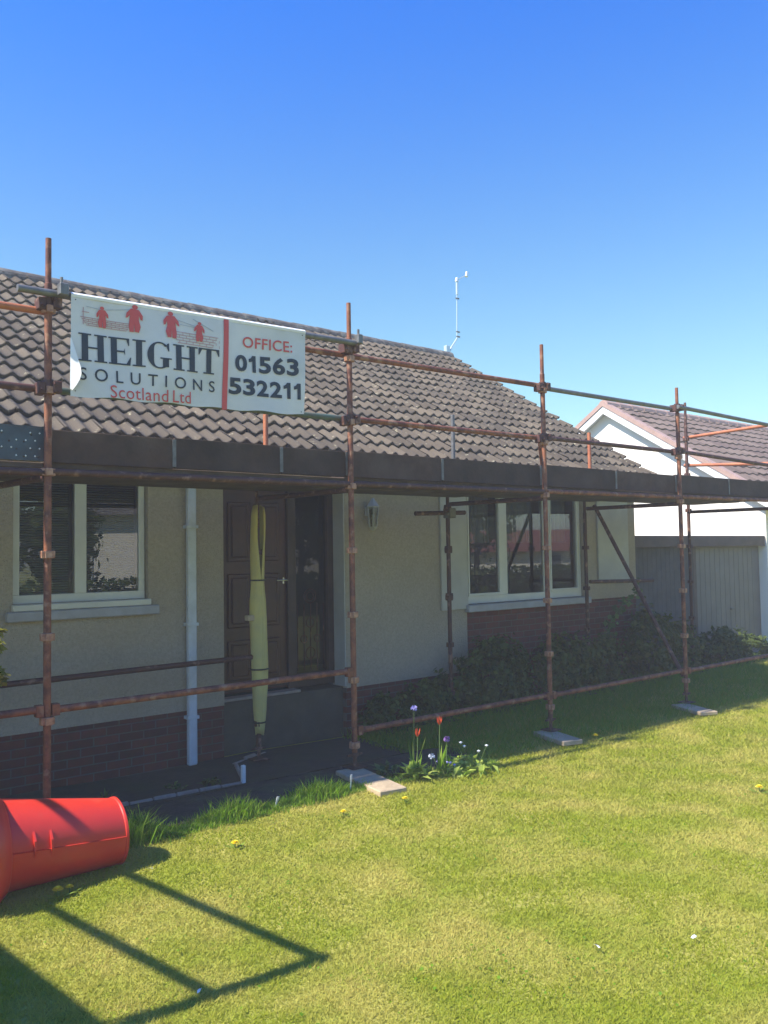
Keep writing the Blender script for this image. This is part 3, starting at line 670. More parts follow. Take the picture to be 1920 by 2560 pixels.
# ------------------------------------------------------------------ foam sleeve
fm = wthing('foam_sleeve', 'dirty yellow foam padding strapped round the scaffold pole in front of the door', 'padding', (4.09, 6.91, .12))
def sleeve():
    prof = [(.19, .038), (.26, .047), (.40, .060), (.62, .072), (.80, .078), (1.0, .079), (1.25, .078), (1.42, .074), (1.52, .066), (1.60, .062), (1.70, .064), (1.85, .067), (2.0, .070), (2.12, .070), (2.22, .066), (2.30, .056)]
    n = 28; vs = []; cam_a = math.atan2(-6.91, -4.09)
    for z, r in prof:
        gapw = 0.0
        if z > 1.62: gapw = min(1.15, (z - 1.62) * 3.2)
        ga = cam_a + .55
        for i in range(n + 1):
            a = ga + gapw / 2 + (2 * math.pi - gapw) * i / n
            rr = r * (1 + .05 * math.sin(3 * a + z * 4) + .03 * math.sin(7 * a - z * 9))
            vs.append((4.10 + rr * math.cos(a) + .006 * math.sin(z * 3), 6.91 + rr * math.sin(a), z + .012 * math.sin(2 * a) * (1 if z < .25 or z > 2.25 else 0)))
    fs = []
    for k in range(len(prof) - 1):
        for i in range(n): fs.append((k * (n + 1) + i, k * (n + 1) + i + 1, (k + 1) * (n + 1) + i + 1, (k + 1) * (n + 1) + i))
    mb = MB(); mb.add(vs, fs); o = mb.build('sleeve', M['foam'], fm, True)
    md = o.modifiers.new('thick', 'SOLIDIFY'); md.thickness = .014; md.offset = -1
    return o
sleeve()
for z, r in ((1.61, .066), (.79, .083), (.30, .053)):
    s = MB(); s.rings([((4.10, 6.91, z - .007), (0, 0, 1), r), ((4.10, 6.91, z - .007), (0, 0, 1), r + .006), ((4.10, 6.91, z + .007), (0, 0, 1), r + .006), ((4.10, 6.91, z + .007), (0, 0, 1), r)], 20, cap=False); s.build('strap', M['strap'], fm)
s = MB(); s.bbox(3.96, 4.03, 6.86, 6.93, 1.24, 1.29, .006); s.build('loose_flap', M['sole'], fm)

# ------------------------------------------------------------------ banner
bn = wthing('banner', 'white vinyl advertising banner tied to the top scaffold rail', 'banner', (1.89, 5.50, 3.6))
BX, BZ = 1.88, 3.61
def bdisp(u, v):
    """how far the cloth stands out from the rail plane"""
    return 5.50 + .010 * math.sin(u * 5.1 + v * 3) * min(1, v * 4) + .006 * math.sin(u * 11 - v * 6) * min(1, v * 3) - .012 * v
def ztop(u): return .052 - .032 * u / 1.84
nu, nv = 74, 28; bm_ = MB(); vs = []
for i in range(nu + 1):
    for j in range(nv + 1):
        u = i / nu * (1.83 - .035 * (j / nv)); t = ztop(i / nu * 1.84); bot = .715 - .035 * (i / nu) + .006 * math.sin(i * .4)
        v = t + (bot - t) * j / nv
        x = BX + u; y = bdisp(u, v)
        # left edge curls back on itself near the lower corner
        vs.append((x, y, BZ - v))
bm_.add(vs, [(i * (nv + 1) + j, i * (nv + 1) + j + 1, (i + 1) * (nv + 1) + j + 1, (i + 1) * (nv + 1) + j) for i in range(nu) for j in range(nv)])
cloth = bm_.build('cloth', M['vinyl'], bn, True)
fl = MB(); pv = [.335, .38, .43, .48, .52, .56, .60, .64, .672]; pw = [.004, .014, .026, .038, .048, .052, .044, .026, .006]
vs = []
for v, w_ in zip(pv, pw): vs += [(BX - .004, bdisp(0, v) - .004, BZ - v), (BX + w_ * .55, bdisp(0, v) - .006 - w_ * .5, BZ - v), (BX + w_, bdisp(0, v) - .006 - w_ * .95, BZ - v - .01)]
fl.add(vs, [(3 * i + j, 3 * i + j + 1, 3 * i + j + 4, 3 * i + j + 3) for i in range(len(pv) - 1) for j in range(2)]); fl.build('folded_edge', M['white_paint'], bn, True)
hem = MB(); vs = []
for i in range(nu + 1):
    u = i / nu * 1.83; t = ztop(u)
    for (dy, dz) in ((.0, -.012), (-.004, .006), (.012, .020), (.045, .030), (.085, .020)): vs.append((BX + u, 5.498 + dy, BZ - t + dz))
hem.add(vs, [(i * 5 + j, i * 5 + j + 1, (i + 1) * 5 + j + 1, (i + 1) * 5 + j) for i in range(nu) for j in range(4)]); hem.build('hem', M['white_paint'], bn, True)
for (u, v) in ((.03, .08), (1.80, .05), (.03, .68), (1.77, .66)):
    s = MB(); s.tube((BX + u, bdisp(u, v) - .003, BZ - v), (BX + u, 5.60, BZ - v + .02), .004, n=6); s.build('cable_tie', M['strap'], bn)
def flat_obj(name, polys, mt, off=.0045):
    """printed shapes: list of polygons in (u, v) banner coordinates, cut fine enough to follow the cloth"""
    bm = bmesh.new()
    for p in polys:
        vs = [bm.verts.new((u, v, 0)) for u, v in p]
        try: bm.faces.new(vs)
        except ValueError: pass
    bmesh.ops.triangulate(bm, faces=bm.faces[:])
    for k in np.arange(.05, 1.85, .05): bmesh.ops.bisect_plane(bm, geom=bm.verts[:] + bm.edges[:] + bm.faces[:], plane_co=(k, 0, 0), plane_no=(1, 0, 0))
    for k in np.arange(.05, .75, .05): bmesh.ops.bisect_plane(bm, geom=bm.verts[:] + bm.edges[:] + bm.faces[:], plane_co=(0, k, 0), plane_no=(0, 1, 0))
    for v in bm.verts:
        u, t = v.co.x, v.co.y; v.co = Vector((BX + u, bdisp(u, t) - off, BZ - t))
    me = bpy.data.meshes.new(name); bm.to_mesh(me); bm.free(); me.materials.append(mt)
    o = bpy.data.objects.new(name, me); C.objects.link(o); o.parent = bn; o.matrix_parent_inverse = Matrix.Translation(-bn.location); return o
def quad_map(quad):
    (u0, v0), (u1, v1), (u2, v2), (u3, v3) = quad      # TL TR BR BL
    def f(s, t):
        return ((1 - s) * (1 - t) * u0 + s * (1 - t) * u1 + s * t * u2 + (1 - s) * t * u3, (1 - s) * (1 - t) * v0 + s * (1 - t) * v1 + s * t * v2 + (1 - s) * t * v3)
    return f
def text_polys(txt, quad, bold=0.0, space=1.0, height_ref=None):
    cu = bpy.data.curves.new('t', 'FONT'); cu.body = txt; cu.size = 1; cu.space_character = space; cu.offset = bold; cu.resolution_u = 4; cu.fill_mode = 'FRONT'
    o = bpy.data.objects.new('t', cu); C.objects.link(o)
    dg = bpy.context.evaluated_depsgraph_get(); me = bpy.data.meshes.new_from_object(o.evaluated_get(dg))
    co = np.array([v.co[:] for v in me.vertices]); fs = [list(p.vertices) for p in me.polygons]
    bpy.data.objects.remove(o); bpy.data.curves.remove(cu)
    x0, x1, y0, y1 = co[:, 0].min(), co[:, 0].max(), co[:, 1].min(), co[:, 1].max()
    f = quad_map(quad); P = [f((c[0] - x0) / (x1 - x0), 1 - (c[1] - y0) / (y1 - y0)) for c in co]
    bpy.data.meshes.remove(me)
    return [[P[i] for i in fc] for fc in fs]
# serif capitals drawn on a unit box each
def rect(a, b, c, d): return [(a, c), (b, c), (b, d), (a, d)]
def serif(ch):
    S = .055
    if ch == 'H':
        P = [rect(.12, .34, 0, 1), rect(.66, .88, 0, 1), rect(.34, .66, .47, .53)]
        for c in (.23, .77):
            for (a, b) in ((0, S), (1 - S, 1)): P.append(rect(c - .22, c - .11, a, b)); P.append(rect(c + .11, c + .22, a, b))
    elif ch == 'E':
        P = [rect(.12, .38, 0, 1), rect(.02, .12, 0, S), rect(.02, .12, 1 - S, 1), rect(.38, .9, 0, S), rect(.38, .94, 1 - S, 1), rect(.38, .68, .47, .53),
             [(.9, 0), (.9, .27), (.86, .27), (.78, S)], [(.94, 1), (.78, 1 - S), (.94, .70), (.98, .70)], [(.68, .47), (.72, .36), (.72, .64), (.68, .53)]]
    elif ch == 'I':
        P = [rect(.27, .73, 0, 1), rect(0, .27, 0, S), rect(.73, 1, 0, S), rect(0, .27, 1 - S, 1), rect(.73, 1, 1 - S, 1)]
    elif ch == 'T':
        P = [rect(.38, .62, 0, 1), rect(.24, .38, 1 - S, 1), rect(.62, .76, 1 - S, 1), rect(0, .38, 0, S), rect(.62, 1, 0, S), [(0, S), (0, .27), (.04, .27), (.16, S)], [(1, S), (.84, S), (.96, .27), (1, .27)]]
    else:  # G
        P = []; n = 26
        for i in range(n):
            a, b = [math.radians(-48 - 264 * k / n) for k in (i, i + 1)]
            def o_(t): return (.5 + .47 * math.cos(t), .5 - .52 * -math.sin(t) if False else .5 + .51 * -math.sin(-t) * -1)
            def i_(t): 
                th = .20 * abs(math.cos(t)) ** 1.2 + .05
                return (.5 + (.47 - th) * math.cos(t), .5 + (.51 - .055) * math.sin(t))
            def oo(t): return (.5 + .47 * math.cos(t), .5 + .51 * math.sin(t))
            P.append([oo(a), oo(b), i_(b), i_(a)])
        P += [rect(.62, .86, .58, .93), rect(.52, .62, .58, .63), rect(.86, .98, .58, .63), [(.80, .04), (.88, 0), (.88, .32), (.84, .32), (.76, .12)]]
    return P
def word_serif(word, quad, widths, gap):
    tot = sum(widths) + gap * (len(word) - 1); x = 0; f = quad_map(quad); out = []
    for ch, wd in zip(word, widths):
        for p in serif(ch): out.append([f((x + u * wd) / tot, v) for u, v in p])
        x += wd + gap
    return out
ink = []
flat_obj('lettering', word_serif('HEIGHT', [(.045, .293), (1.068, .271), (1.068, .453), (.045, .479)], [1.0, .82, .46, .95, 1.0, .84], .03), M['ink'])
flat_obj('lettering', text_polys('SOLUTIONS', [(.055, .521), (1.035, .503), (1.035, .583), (.055, .605)], .004, 1.75), M['ink'])
flat_obj('lettering', text_polys('Scotland', [(.256, .618), (.665, .608), (.665, .694), (.256, .704)], .0, 1.05), M['ink_red'], .005)
flat_obj('lettering', text_polys('Ltd', [(.70, .607), (.837, .603), (.837, .688), (.70, .692)], .0, 1.05), M['ink_red'], .005)
flat_obj('lettering', text_polys('OFFICE:', [(1.268, .137), (1.70, .117), (1.70, .203), (1.268, .218)], .010, 1.05), M['ink_red'])
def digits(txt, quad, bold):
    f = quad_map(quad); n = len(txt); gap = .14; wds = [.72 if c == '1' else 1.0 for c in txt]; tot = sum(wds) + gap * (n - 1); x = 0; out = []
    for c, wd in zip(txt, wds):
        a, b = x / tot, (x + wd) / tot
        if c == '1':
            g = lambda u, v: f(a + (b - a) * u, v)
            out.append([g(.42, 0), g(.82, 0), g(.82, 1), g(.42, 1)]); out.append([g(.42, 0), g(.42, .34), g(.02, .40), g(.02, .20), g(.26, .14)])
        else: out += text_polys(c, [f(a, 0), f(b, 0), f(b, 1), f(a, 1)], bold)
        x += wd + gap
    return out
flat_obj('lettering', digits('01563', [(1.20, .282), (1.752, .247), (1.752, .383), (1.20, .405)], .034), M['ink'])
flat_obj('lettering', digits('532211', [(1.148, .458), (1.778, .440), (1.778, .565), (1.148, .582)], .034), M['ink'])
flat_obj('red_stripe', [[(1.109, .034), (1.150, .033), (1.134, .700), (1.093, .702)]], M['ink_red'])
# climbing workers and brick courses of the emblem
def figure(cx, v0, v1, w, flip=1):
    H = v1 - v0; P = []
    def p(*pts): P.append([(cx + flip * a * w, v0 + b * H) for a, b in pts])
    hx = [(.0 + .16 * math.cos(t), .09 + .085 * math.sin(t)) for t in np.linspace(0, 2 * math.pi, 10)[:-1]]; p(*hx)
    p((-.22, .18), (.22, .16), (.30, .55), (-.20, .55)); p((-.20, .55), (.30, .55), (.34, .80), (.30, 1.0), (.08, 1.0), (.06, .72))
    p((-.20, .55), (.06, .66), (.02, .98), (-.20, 1.0), (-.30, .78)); p((-.22, .18), (-.42, .38), (-.40, .55), (-.30, .52), (-.18, .34)); p((.22, .16), (.46, .34), (.50, .52), (.40, .50), (.2, .34))
    return P
figs = []
for (cx, a, b, w_, fl) in ((.205, .095, .238, .09, 1), (.432, .045, .236, .13, -1), (.690, .048, .236, .13, 1), (.912, .088, .232, .09, -1)): flat_obj('worker_emblem', figure(cx, a, b, w_, fl), M['ink_red'], .006)
ln = []
def line(u0, v0, u1, v1, t=.0022):
    dx, dy = u1 - u0, v1 - v0; L = math.hypot(dx, dy); nx_, ny_ = -dy / L * t, dx / L * t
    ln.append([(u0 + nx_, v0 + ny_), (u1 + nx_, v1 + ny_), (u1 - nx_, v1 - ny_), (u0 - nx_, v0 - ny_)])
for (ua, ub, va, vb) in ((.06, .42, .185, .235), (.70, 1.06, .185, .262)):
    for r_ in range(5):
        v = va + (vb - va) * r_ / 4
        line(ua + .01 * r_, v, ub - (.012 * r_), v)
        for k in range(7):
            if r_ < 4: line(ua + .03 + k * .052 + (.026 if r_ % 2 else 0), v, ua + .03 + k * .052 + (.026 if r_ % 2 else 0), v + (vb - va) / 4, .0018)
line(.08, .12, .08, .235); line(.07, .15, .12, .15)
flat_obj('brick_emblem', ln, M['ink_line'], .0045)
ln = []
line(.10, .112, .20, .118, .0016); line(.23, .115, .40, .085, .0016); line(.74, .10, .90, .13, .0016); line(.86, .075, 1.02, .14, .0025); line(.76, .13, .88, .135, .0016)
flat_obj('rope_emblem', ln, M['ink_grey'], .0045)

# ------------------------------------------------------------------ red barrel (chute section) on the lawn
rc = wthing('rubbish_chute', 'red tapered plastic chute section lying on the grass by the long grass', 'rubbish chute', (1.7, 4.95, .05))
def barrel():
    cy = 4.95; g0 = .055; prof = []
    for t in np.linspace(0, 1, 26):
        x = 1.12 + (1.945 - 1.12) * t; r = .262 + (.187 - .262) * t
        prof.append((x, r))
    n = 64; vs = []
    prof2 = prof + [(1.950, .192), (1.962, .193), (1.966, .187), (1.96, .177), (1.90, .175), (1.4, .21)]
    for x, r in prof2:
        for i in range(n):
            a = 2 * math.pi * i / n; rr = r
            cz_ = .262 + (.187 - .262) * min(1.0, (x - 1.12) / .825); vs.append((x, cy + rr * math.cos(a), g0 + cz_ + rr * math.sin(a)))
    fs = [(k * n + i, k * n + (i + 1) % n, (k + 1) * n + (i + 1) % n, (k + 1) * n + i) for k in range(len(prof2) - 1) for i in range(n)]
    mb = MB(); mb.add(vs, fs); body = mb.build('barrel', M['red_plastic'], rc, True)
    # moulded seam and lugs
    sm = MB(); sa = R(180 - 4)
    for k in range(len(prof) - 1):
        (xa, ra), (xb, rb_) = prof[k], prof[k + 1]
        def pt(x, r, da, ex): a = sa + da; return (x, cy + (r + ex) * math.cos(a), g0 + r + (r + ex) * math.sin(a))
        sm.add([pt(xa, ra, -.020, -.001), pt(xb, rb_, -.020, -.001), pt(xb, rb_, -.005, .008), pt(xa, ra, -.005, .008), pt(xa, ra, .02, -.001), pt(xb, rb_, .02, -.001)], [(0, 1, 2, 3), (3, 2, 5, 4)])
    sm.build('seam', M['red_plastic'], body)
    for x in (1.43, 1.52):
        l = MB(); r = .262 + (.187 - .262) * (x - 1.12) / .825
        for da0, da1 in ((-.42, -.2), (-.2, .0), (0, .16)):
            def q(dx, da, ex): a = sa + da; return (x + dx, cy + (r + ex) * math.cos(a), g0 + r + (r + ex) * math.sin(a))
            e0 = .002 if da0 < -.4 else .017; e1 = .017 if da1 < .1 else .002
            l.add([q(-.006, da0, -.002), q(.006, da0, -.002), q(.006, da0, e0), q(-.006, da0, e0), q(-.006, da1, -.002), q(.006, da1, -.002), q(.006, da1, e1), q(-.006, da1, e1)], [(3, 2, 6, 7), (0, 3, 7, 4), (1, 5, 6, 2), (0, 1, 2, 3), (4, 7, 6, 5)])
        l.build('lug', M['red_plastic'], body)
    # flared hopper at the near end
    pr = [(1.315, .240), (1.31, .262), (1.30, .272), (1.28, .29), (1.26, .315), (1.21, .34), (1.17, .355), (1.15, .36), (1.14, .345)]
    vs = []
    for x, r in pr:
        for i in range(n): a = 2 * math.pi * i / n; sq = 1.0; vs.append((x, cy + r * math.cos(a) * (1.0), max(.062, g0 + .245 + r * math.sin(a))))
    fs = [(k * n + i, k * n + (i + 1) % n, (k + 1) * n + (i + 1) % n, (k + 1) * n + i) for k in range(len(pr) - 1) for i in range(n)]
    h = MB(); h.add(vs, fs); ho = h.build('hopper', M['red_plastic'], rc, True)
barrel()

# ------------------------------------------------------------------ unseen frame added left of the view to throw the bars of shadow on the lawn
cf = wthing('unseen_shadow_frame', 'unseen frame of bars and a panel added to shade the lawn, left of the red chute', 'shadow caster', (-1.0, 3.7, .05))
HB = 1.95
def up_from(sx, sy, h=HB): return Vector((sx - SX * (h - .06), sy + SY * (h - .06), h))
A0, B0, C0, D0 = up_from(1.40, 4.85), up_from(1.675, 3.21), up_from(1.90, 4.92), up_from(2.185, 3.185)
for a, b in ((A0, B0), (C0, D0)): 
    s = MB(); s.tube(a, b, .030); s.build('shadow_bar', M['galv'], cf, True)
s = MB(); e = (B0 - D0).normalized(); s.tube(D0 - e * .02, B0 + e * .75, .042); s.build('shadow_bar', M['galv'], cf, True)
s = MB(); f0 = up_from(1.25, 3.30); s.tube(f0, B0, .010); s.build('shadow_bar', M['galv'], cf, True)
k0 = up_from(1.13, 4.42); k1 = up_from(1.36, 3.0)
s = MB(); s.add([(k0.x - 1.6, k0.y, HB - .04), (k0.x, k0.y, HB - .04), (k1.x + .05, k1.y - .9, HB - .04), (k1.x - 1.6, k1.y - .9, HB - .04), (k0.x - 1.6, k0.y, HB), (k0.x, k0.y, HB), (k1.x + .05, k1.y - .9, HB), (k1.x - 1.6, k1.y - .9, HB)], [(0, 3, 2, 1), (4, 5, 6, 7), (0, 1, 5, 4), (1, 2, 6, 5), (2, 3, 7, 6), (3, 0, 4, 7)]); s.build('shadow_panel', M['board'], cf)
for (lx_, ly_) in ((k0.x - .1, k0.y - .1), (k0.x - 1.5, k0.y - .1), (k1.x - .1, k1.y - .7), (k1.x - 1.5, k1.y - .7)):
    s = MB(); s.bbox(lx_ - .035, lx_ + .035, ly_ - .035, ly_ + .035, .03, HB - .04, .004); s.build('leg', M['board'], cf)
s = MB(); s.tube(A0 + (A0 - B0).normalized() * .0, (k0.x - .05, A0.y, HB - .03), .022); s.tube(C0, A0, .02); s.build('shadow_bar', M['galv'], cf, True)

# ------------------------------------------------------------------ aerial
an = wthing('aerial', 'thin pale cranked aerial mast on the right end of the bungalow ridge', 'aerial', (10.72, 11.2, 5.45))
s = MB(); s.tube((10.93, 11.2, 5.77), (10.96, 11.2, 6.88), .011); s.tube((10.955, 11.2, 6.62), (10.96, 11.2, 6.90), .024); s.build('mast', M['aerial'], an, True)
s = MB(); s.tube((10.70, 11.2, 5.46), (10.78, 11.2, 5.60), .02); s.tube((10.78, 11.2, 5.60), (10.935, 11.2, 5.80), .016); s.bbox(10.62, 10.72, 11.16, 11.24, 5.46, 5.62, .01); s.build('bracket', M['aerial'], an)
s = MB(); s.tube((10.96, 11.2, 6.90), (11.22, 11.2, 7.05), .008); s.tube((11.21, 11.2, 7.01), (11.23, 11.2, 7.10), .03); s.tube((10.95, 11.2, 6.86), (10.97, 11.2, 6.93), .034); s.build('arm', M['aerial'], an)
s = MB()
for z in (5.83, 5.92, 6.55): s.tube((10.92, 11.2, z), (11.0, 11.2, z), .014)
s.build('clamp', M['galv'], an)

# ------------------------------------------------------------------ kerb stones, weeds, plant labels
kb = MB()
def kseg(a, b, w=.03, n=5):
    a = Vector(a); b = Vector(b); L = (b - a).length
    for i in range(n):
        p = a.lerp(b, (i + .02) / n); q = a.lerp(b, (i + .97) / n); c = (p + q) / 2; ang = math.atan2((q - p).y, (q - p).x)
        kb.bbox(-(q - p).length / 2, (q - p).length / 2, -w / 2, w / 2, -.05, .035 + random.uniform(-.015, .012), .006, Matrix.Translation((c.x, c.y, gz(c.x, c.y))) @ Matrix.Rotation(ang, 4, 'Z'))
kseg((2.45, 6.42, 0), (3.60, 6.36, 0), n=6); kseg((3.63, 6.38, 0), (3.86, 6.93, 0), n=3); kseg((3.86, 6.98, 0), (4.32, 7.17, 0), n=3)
ko = kb.build('sun_painted_edging', M['kerb']); tag(ko, 'low stone edging, coloured pale as if sunlit, along the shaded path by the downpipe', 'kerb')  # pale colour stands for sun on the edges; the path lies in shade
st = MB(); st.bbox(3.60, 3.635, 6.35, 6.385, gz(3.65, 6.36), .085, .006); o = st.build('sun_painted_post', M['plastic_white']); tag(o, 'small post coloured white as a sunlit spot at the corner of the path edging', 'post')  # white colour stands for a spot of sun at the corner
def plant_label(x, y, h, lean, label):
    s = MB(); s.bbox(-.011, .011, -.0015, .0015, -.02, h * .7, .0007); s.bbox(-.016, .016, -.0022, .0022, h * .7, h, .001); o = s.build('plant_label', M['plastic_white']); o.location = (x, y, gz(x, y)); o.rotation_euler = (R(lean), R(lean), R(30)); tag(o, label, 'plant label', 'white plant labels in the bed')
plant_label(3.84, 5.17, .13, 4, 'taller white plant label beside the largest sole board')
plant_label(3.17, 5.16, .10, 14, 'leaning white plant label halfway along the long grass')

# ------------------------------------------------------------------ vegetation builders
def quads_mesh(name, P, N, size, mt, aspect=1.8, jit=.5, parent=None, rnd=None, seed=0):
    """many leaf quads (rhombus) at points P with rough normals N"""
    r = np.random.default_rng(seed); n = len(P)
    N = N + r.normal(0, jit, (n, 3)); N /= np.linalg.norm(N, axis=1)[:, None] + 1e-9
    T = np.cross(N, r.normal(0, 1, (n, 3))); T /= np.linalg.norm(T, axis=1)[:, None] + 1e-9
    B = np.cross(N, T); s = size * r.uniform(.6, 1.3, n)[:, None]
    V = np.stack([P - T * s, P + B * s / aspect, P + T * s, P - B * s / aspect], 1)
    V[:, [1, 3]] += (N * s * .15)[:, None, :]
    V = V.reshape(-1, 3).astype(np.float32)
    me = bpy.data.meshes.new(name); me.vertices.add(len(V)); me.vertices.foreach_set('co', V.ravel())
    me.loops.add(4 * n); me.loops.foreach_set('vertex_index', np.arange(4 * n, dtype=np.int32))
    me.polygons.add(n); me.polygons.foreach_set('loop_start', np.arange(0, 4 * n, 4, dtype=np.int32)); 
    me.materials.append(mt)
    at = me.attributes.new('rnd', 'FLOAT', 'FACE'); at.data.foreach_set('value', (r.random(n) if rnd is None else rnd).astype(np.float32))
    me.update(calc_edges=True); me.validate()
    o = bpy.data.objects.new(name, me); C.objects.link(o)
    if parent is not None: o.parent = parent
    return o
def blades_mesh(name, X, Y, h, wdt, lean, mt, parent=None, seed=0, segs=1, rnd=None, z=None):
    r = np.random.default_rng(seed); n = len(X); Z = gh(X, Y) if z is None else z
    a = r.uniform(0, 2 * np.pi, n); b = r.uniform(0, 2 * np.pi, n)
    dx, dy = np.cos(a) * wdt / 2, np.sin(a) * wdt / 2
    lx, ly = np.cos(b) * lean * h, np.sin(b) * lean * h
    if segs == 1:
        V = np.stack([np.stack([X - dx, Y - dy, Z], 1), np.stack([X + dx, Y + dy, Z], 1), np.stack([X + lx, Y + ly, Z + h], 1)], 1); k = 3
        Fi = np.arange(3 * n).reshape(n, 3); ls = np.arange(0, 3 * n, 3); nf = n; idx = Fi.ravel(); rep = 1
    else:
        V = np.stack([np.stack([X - dx, Y - dy, Z], 1), np.stack([X + dx, Y + dy, Z], 1), np.stack([X + dx * .8 + lx * .35, Y + dy * .8 + ly * .35, Z + h * .6], 1), np.stack([X - dx * .8 + lx * .35, Y - dy * .8 + ly * .35, Z + h * .6], 1), np.stack([X + lx, Y + ly, Z + h * .97], 1)], 1)
        base = np.arange(n)[:, None] * 5
        idx = (base + np.array([0, 1, 2, 3, 3, 2, 4])).ravel(); ls = (np.arange(n)[:, None] * 7 + np.array([0, 4])).ravel(); nf = 2 * n; rep = 2
    V = V.reshape(-1, 3).astype(np.float32)
    me = bpy.data.meshes.new(name); me.vertices.add(len(V)); me.vertices.foreach_set('co', V.ravel())
    me.loops.add(len(idx)); me.loops.foreach_set('vertex_index', idx.astype(np.int32)); me.polygons.add(nf); me.polygons.foreach_set('loop_start', ls.astype(np.int32))
    me.materials.append(mt)
    rv = r.random(n) if rnd is None else rnd
    at = me.attributes.new('rnd', 'FLOAT', 'FACE'); at.data.foreach_set('value', np.repeat(rv, rep).astype(np.float32))
    me.update(calc_edges=True)
    o = bpy.data.objects.new(name, me); C.objects.link(o)
    if parent is not None: o.parent = parent
    return o
def inbed(x, y):
    e = np.interp(x, [p[0] for p in bed_edge[:9]], [p[1] for p in bed_edge[:9]])
    return (x < 5.48) & (y > e)
# close-cut lawn
N = 2400000
X = rng.uniform(-.6, 16.5, N); Y = rng.uniform(.7, 7.3, N)
P = np.stack([X, Y, gh(X, Y)], 1); sx, sy, zz = pxl(P)
keep = (sx > -.3) & (sx < 1.3) & (sy > 0) & (sy < 1.3) & (zz > 0) & ~inbed(X, Y + .0)
prob = np.clip((3.4 / zz) ** 1.7, 0, 1); keep &= rng.random(N) < prob
keep &= ~((Y > 5.9) & (X < 5.5))
X, Y, zz = X[keep], Y[keep], zz[keep]
clump = .5 + .5 * np.sin(X * 23 + 3 * np.sin(Y * 17)) * np.sin(Y * 27 + 2 * np.sin(X * 13))
h = (.008 + .015 * rng.random(len(X)) * (.6 + .8 * clump)) * np.clip(zz / 5, 1, 1.6)
rn = np.clip(rng.beta(2, 2.6, len(X)) * .9 + .15 * (clump - .5), 0, 1)
o = blades_mesh('lawn_grass', X, Y, h, .0045 * np.clip(zz / 3.2, 1, 2.6), rng.uniform(.3, 1.6, len(X)), M['blade'], seed=3, rnd=rn)
struct(o, 'stuff'); o['label'] = 'short mown yellow green lawn grass in front of the scaffold'
print('lawn blades', len(X))
n = 3600
X = rng.uniform(1.0, 9, n); Y = rng.uniform(1.4, 5.1, n); kk = (np.sin(X * 3.1 + 2 * np.sin(Y * 2.3)) + np.sin(Y * 4.7 + X) + rng.normal(0, .7, n)) > .9
X, Y = X[kk], Y[kk]; o = quads_mesh('lawn_clover', np.stack([X, Y, gh(X, Y) + rng.uniform(.012, .030, len(X))], 1), np.tile([0., 0, 1], (len(X), 1)), .008, M['long'], aspect=1.1, jit=.35, seed=9, rnd=rng.random(len(X)) * .35); struct(o, 'stuff'); o['label'] = 'patches of clover and broad leaved weeds in the lawn'
# taller straggling tufts at the lawn edge and in the bed
n = 7000
X = rng.uniform(2.05, 4.0, n); Y = rng.normal(0, .045, n) + 5.19
cl = np.clip(.62 + .38 * np.sin(X * 9 + 1) + .25 * np.sin(X * 31 + 40 * Y), .25, 1.2)
hh = rng.uniform(.03, .15, n) * cl
k = (np.abs(X - 2.18) < .10); hh[k] *= 1.35
o = blades_mesh('long_grass', X, Y, hh, .0075, rng.uniform(.1, .9, n), M['long'], seed=5, segs=2, rnd=np.clip(rng.beta(2, 2, n), 0, 1))
struct(o, 'stuff'); o['label'] = 'bright green long grass growing along the bed edge'
n = 9000
X = rng.uniform(1.5, 5.4, n); Y = np.interp(X, [p[0] for p in bed_edge[:9]], [p[1] for p in bed_edge[:9]]) + np.abs(rng.normal(0, .10, n)) - .03
o = blades_mesh('edge_weeds', X, Y, rng.uniform(.015, .05, n), .006, rng.uniform(.3, 1.5, n), M['long'], seed=6, rnd=rng.random(n)); struct(o, 'stuff'); o['label'] = 'low weeds creeping over the soil at the bed edge'
# shaded rough grass between scaffold and wall on the right
n = 26000
X = rng.uniform(5.3, 13, n); Y = rng.uniform(5.3, 7.25, n)
o = blades_mesh('rough_grass', X, Y, rng.uniform(.03, .11, n) * (1 + (Y > 6.3) * .6), .008, rng.uniform(.3, 1.2, n), M['long'], seed=8, rnd=rng.random(n) * .5); struct(o, 'stuff'); o['label'] = 'rough shaded grass under the scaffold below the right window'

def shrub(name, label, cat, blobs, mt, n, size, seed, group=None, stem=None, jit=.7):
    """blobs: list of (x, y, z, rx, ry, rz)"""
    r = np.random.default_rng(seed); x0, y0 = blobs[0][0], blobs[0][1]; z0 = gz(x0, y0)
    root = thing(name, label, cat, (x0, y0, z0), group)
    P = []; Nn = []
    tot = sum(b[3] * b[4] * b[5] for b in blobs)
    for b in blobs:
        k = int(n * b[3] * b[4] * b[5] / tot); 
        nc = max(6, k // 28); cd = r.normal(0, 1, (nc, 3)); cd /= np.linalg.norm(cd, axis=1)[:, None]
        cr = r.uniform(.55, 1.02, nc)[:, None]; cc = cd * cr
        idx = r.integers(0, nc, k); q = cc[idx] + r.normal(0, .11, (k, 3)); 
        P.append(np.array([b[0] - x0, b[1] - y0, b[2] - z0]) + q * np.array([b[3], b[4], b[5]])); Nn.append(q + np.array([0, 0, .4]))
    P = np.concatenate(P); Nn = np.concatenate(Nn); P[:, 2] = np.maximum(P[:, 2], .01)
    quads_mesh('foliage', P, Nn, size, mt, jit=jit, parent=root, seed=seed)
    s = MB()
    for b in blobs:
        for _ in range(3):
            s.tube((r.uniform(-.03, .03), r.uniform(-.03, .03), 0), (b[0] - x0 + r.uniform(-.4, .4) * b[3], b[1] - y0 + r.uniform(-.3, .3) * b[4], b[2] - z0 + r.uniform(0, .5) * b[5]), .008, .003, n=5)
    s.build('stem', stem or M['bark'], root)
    return root
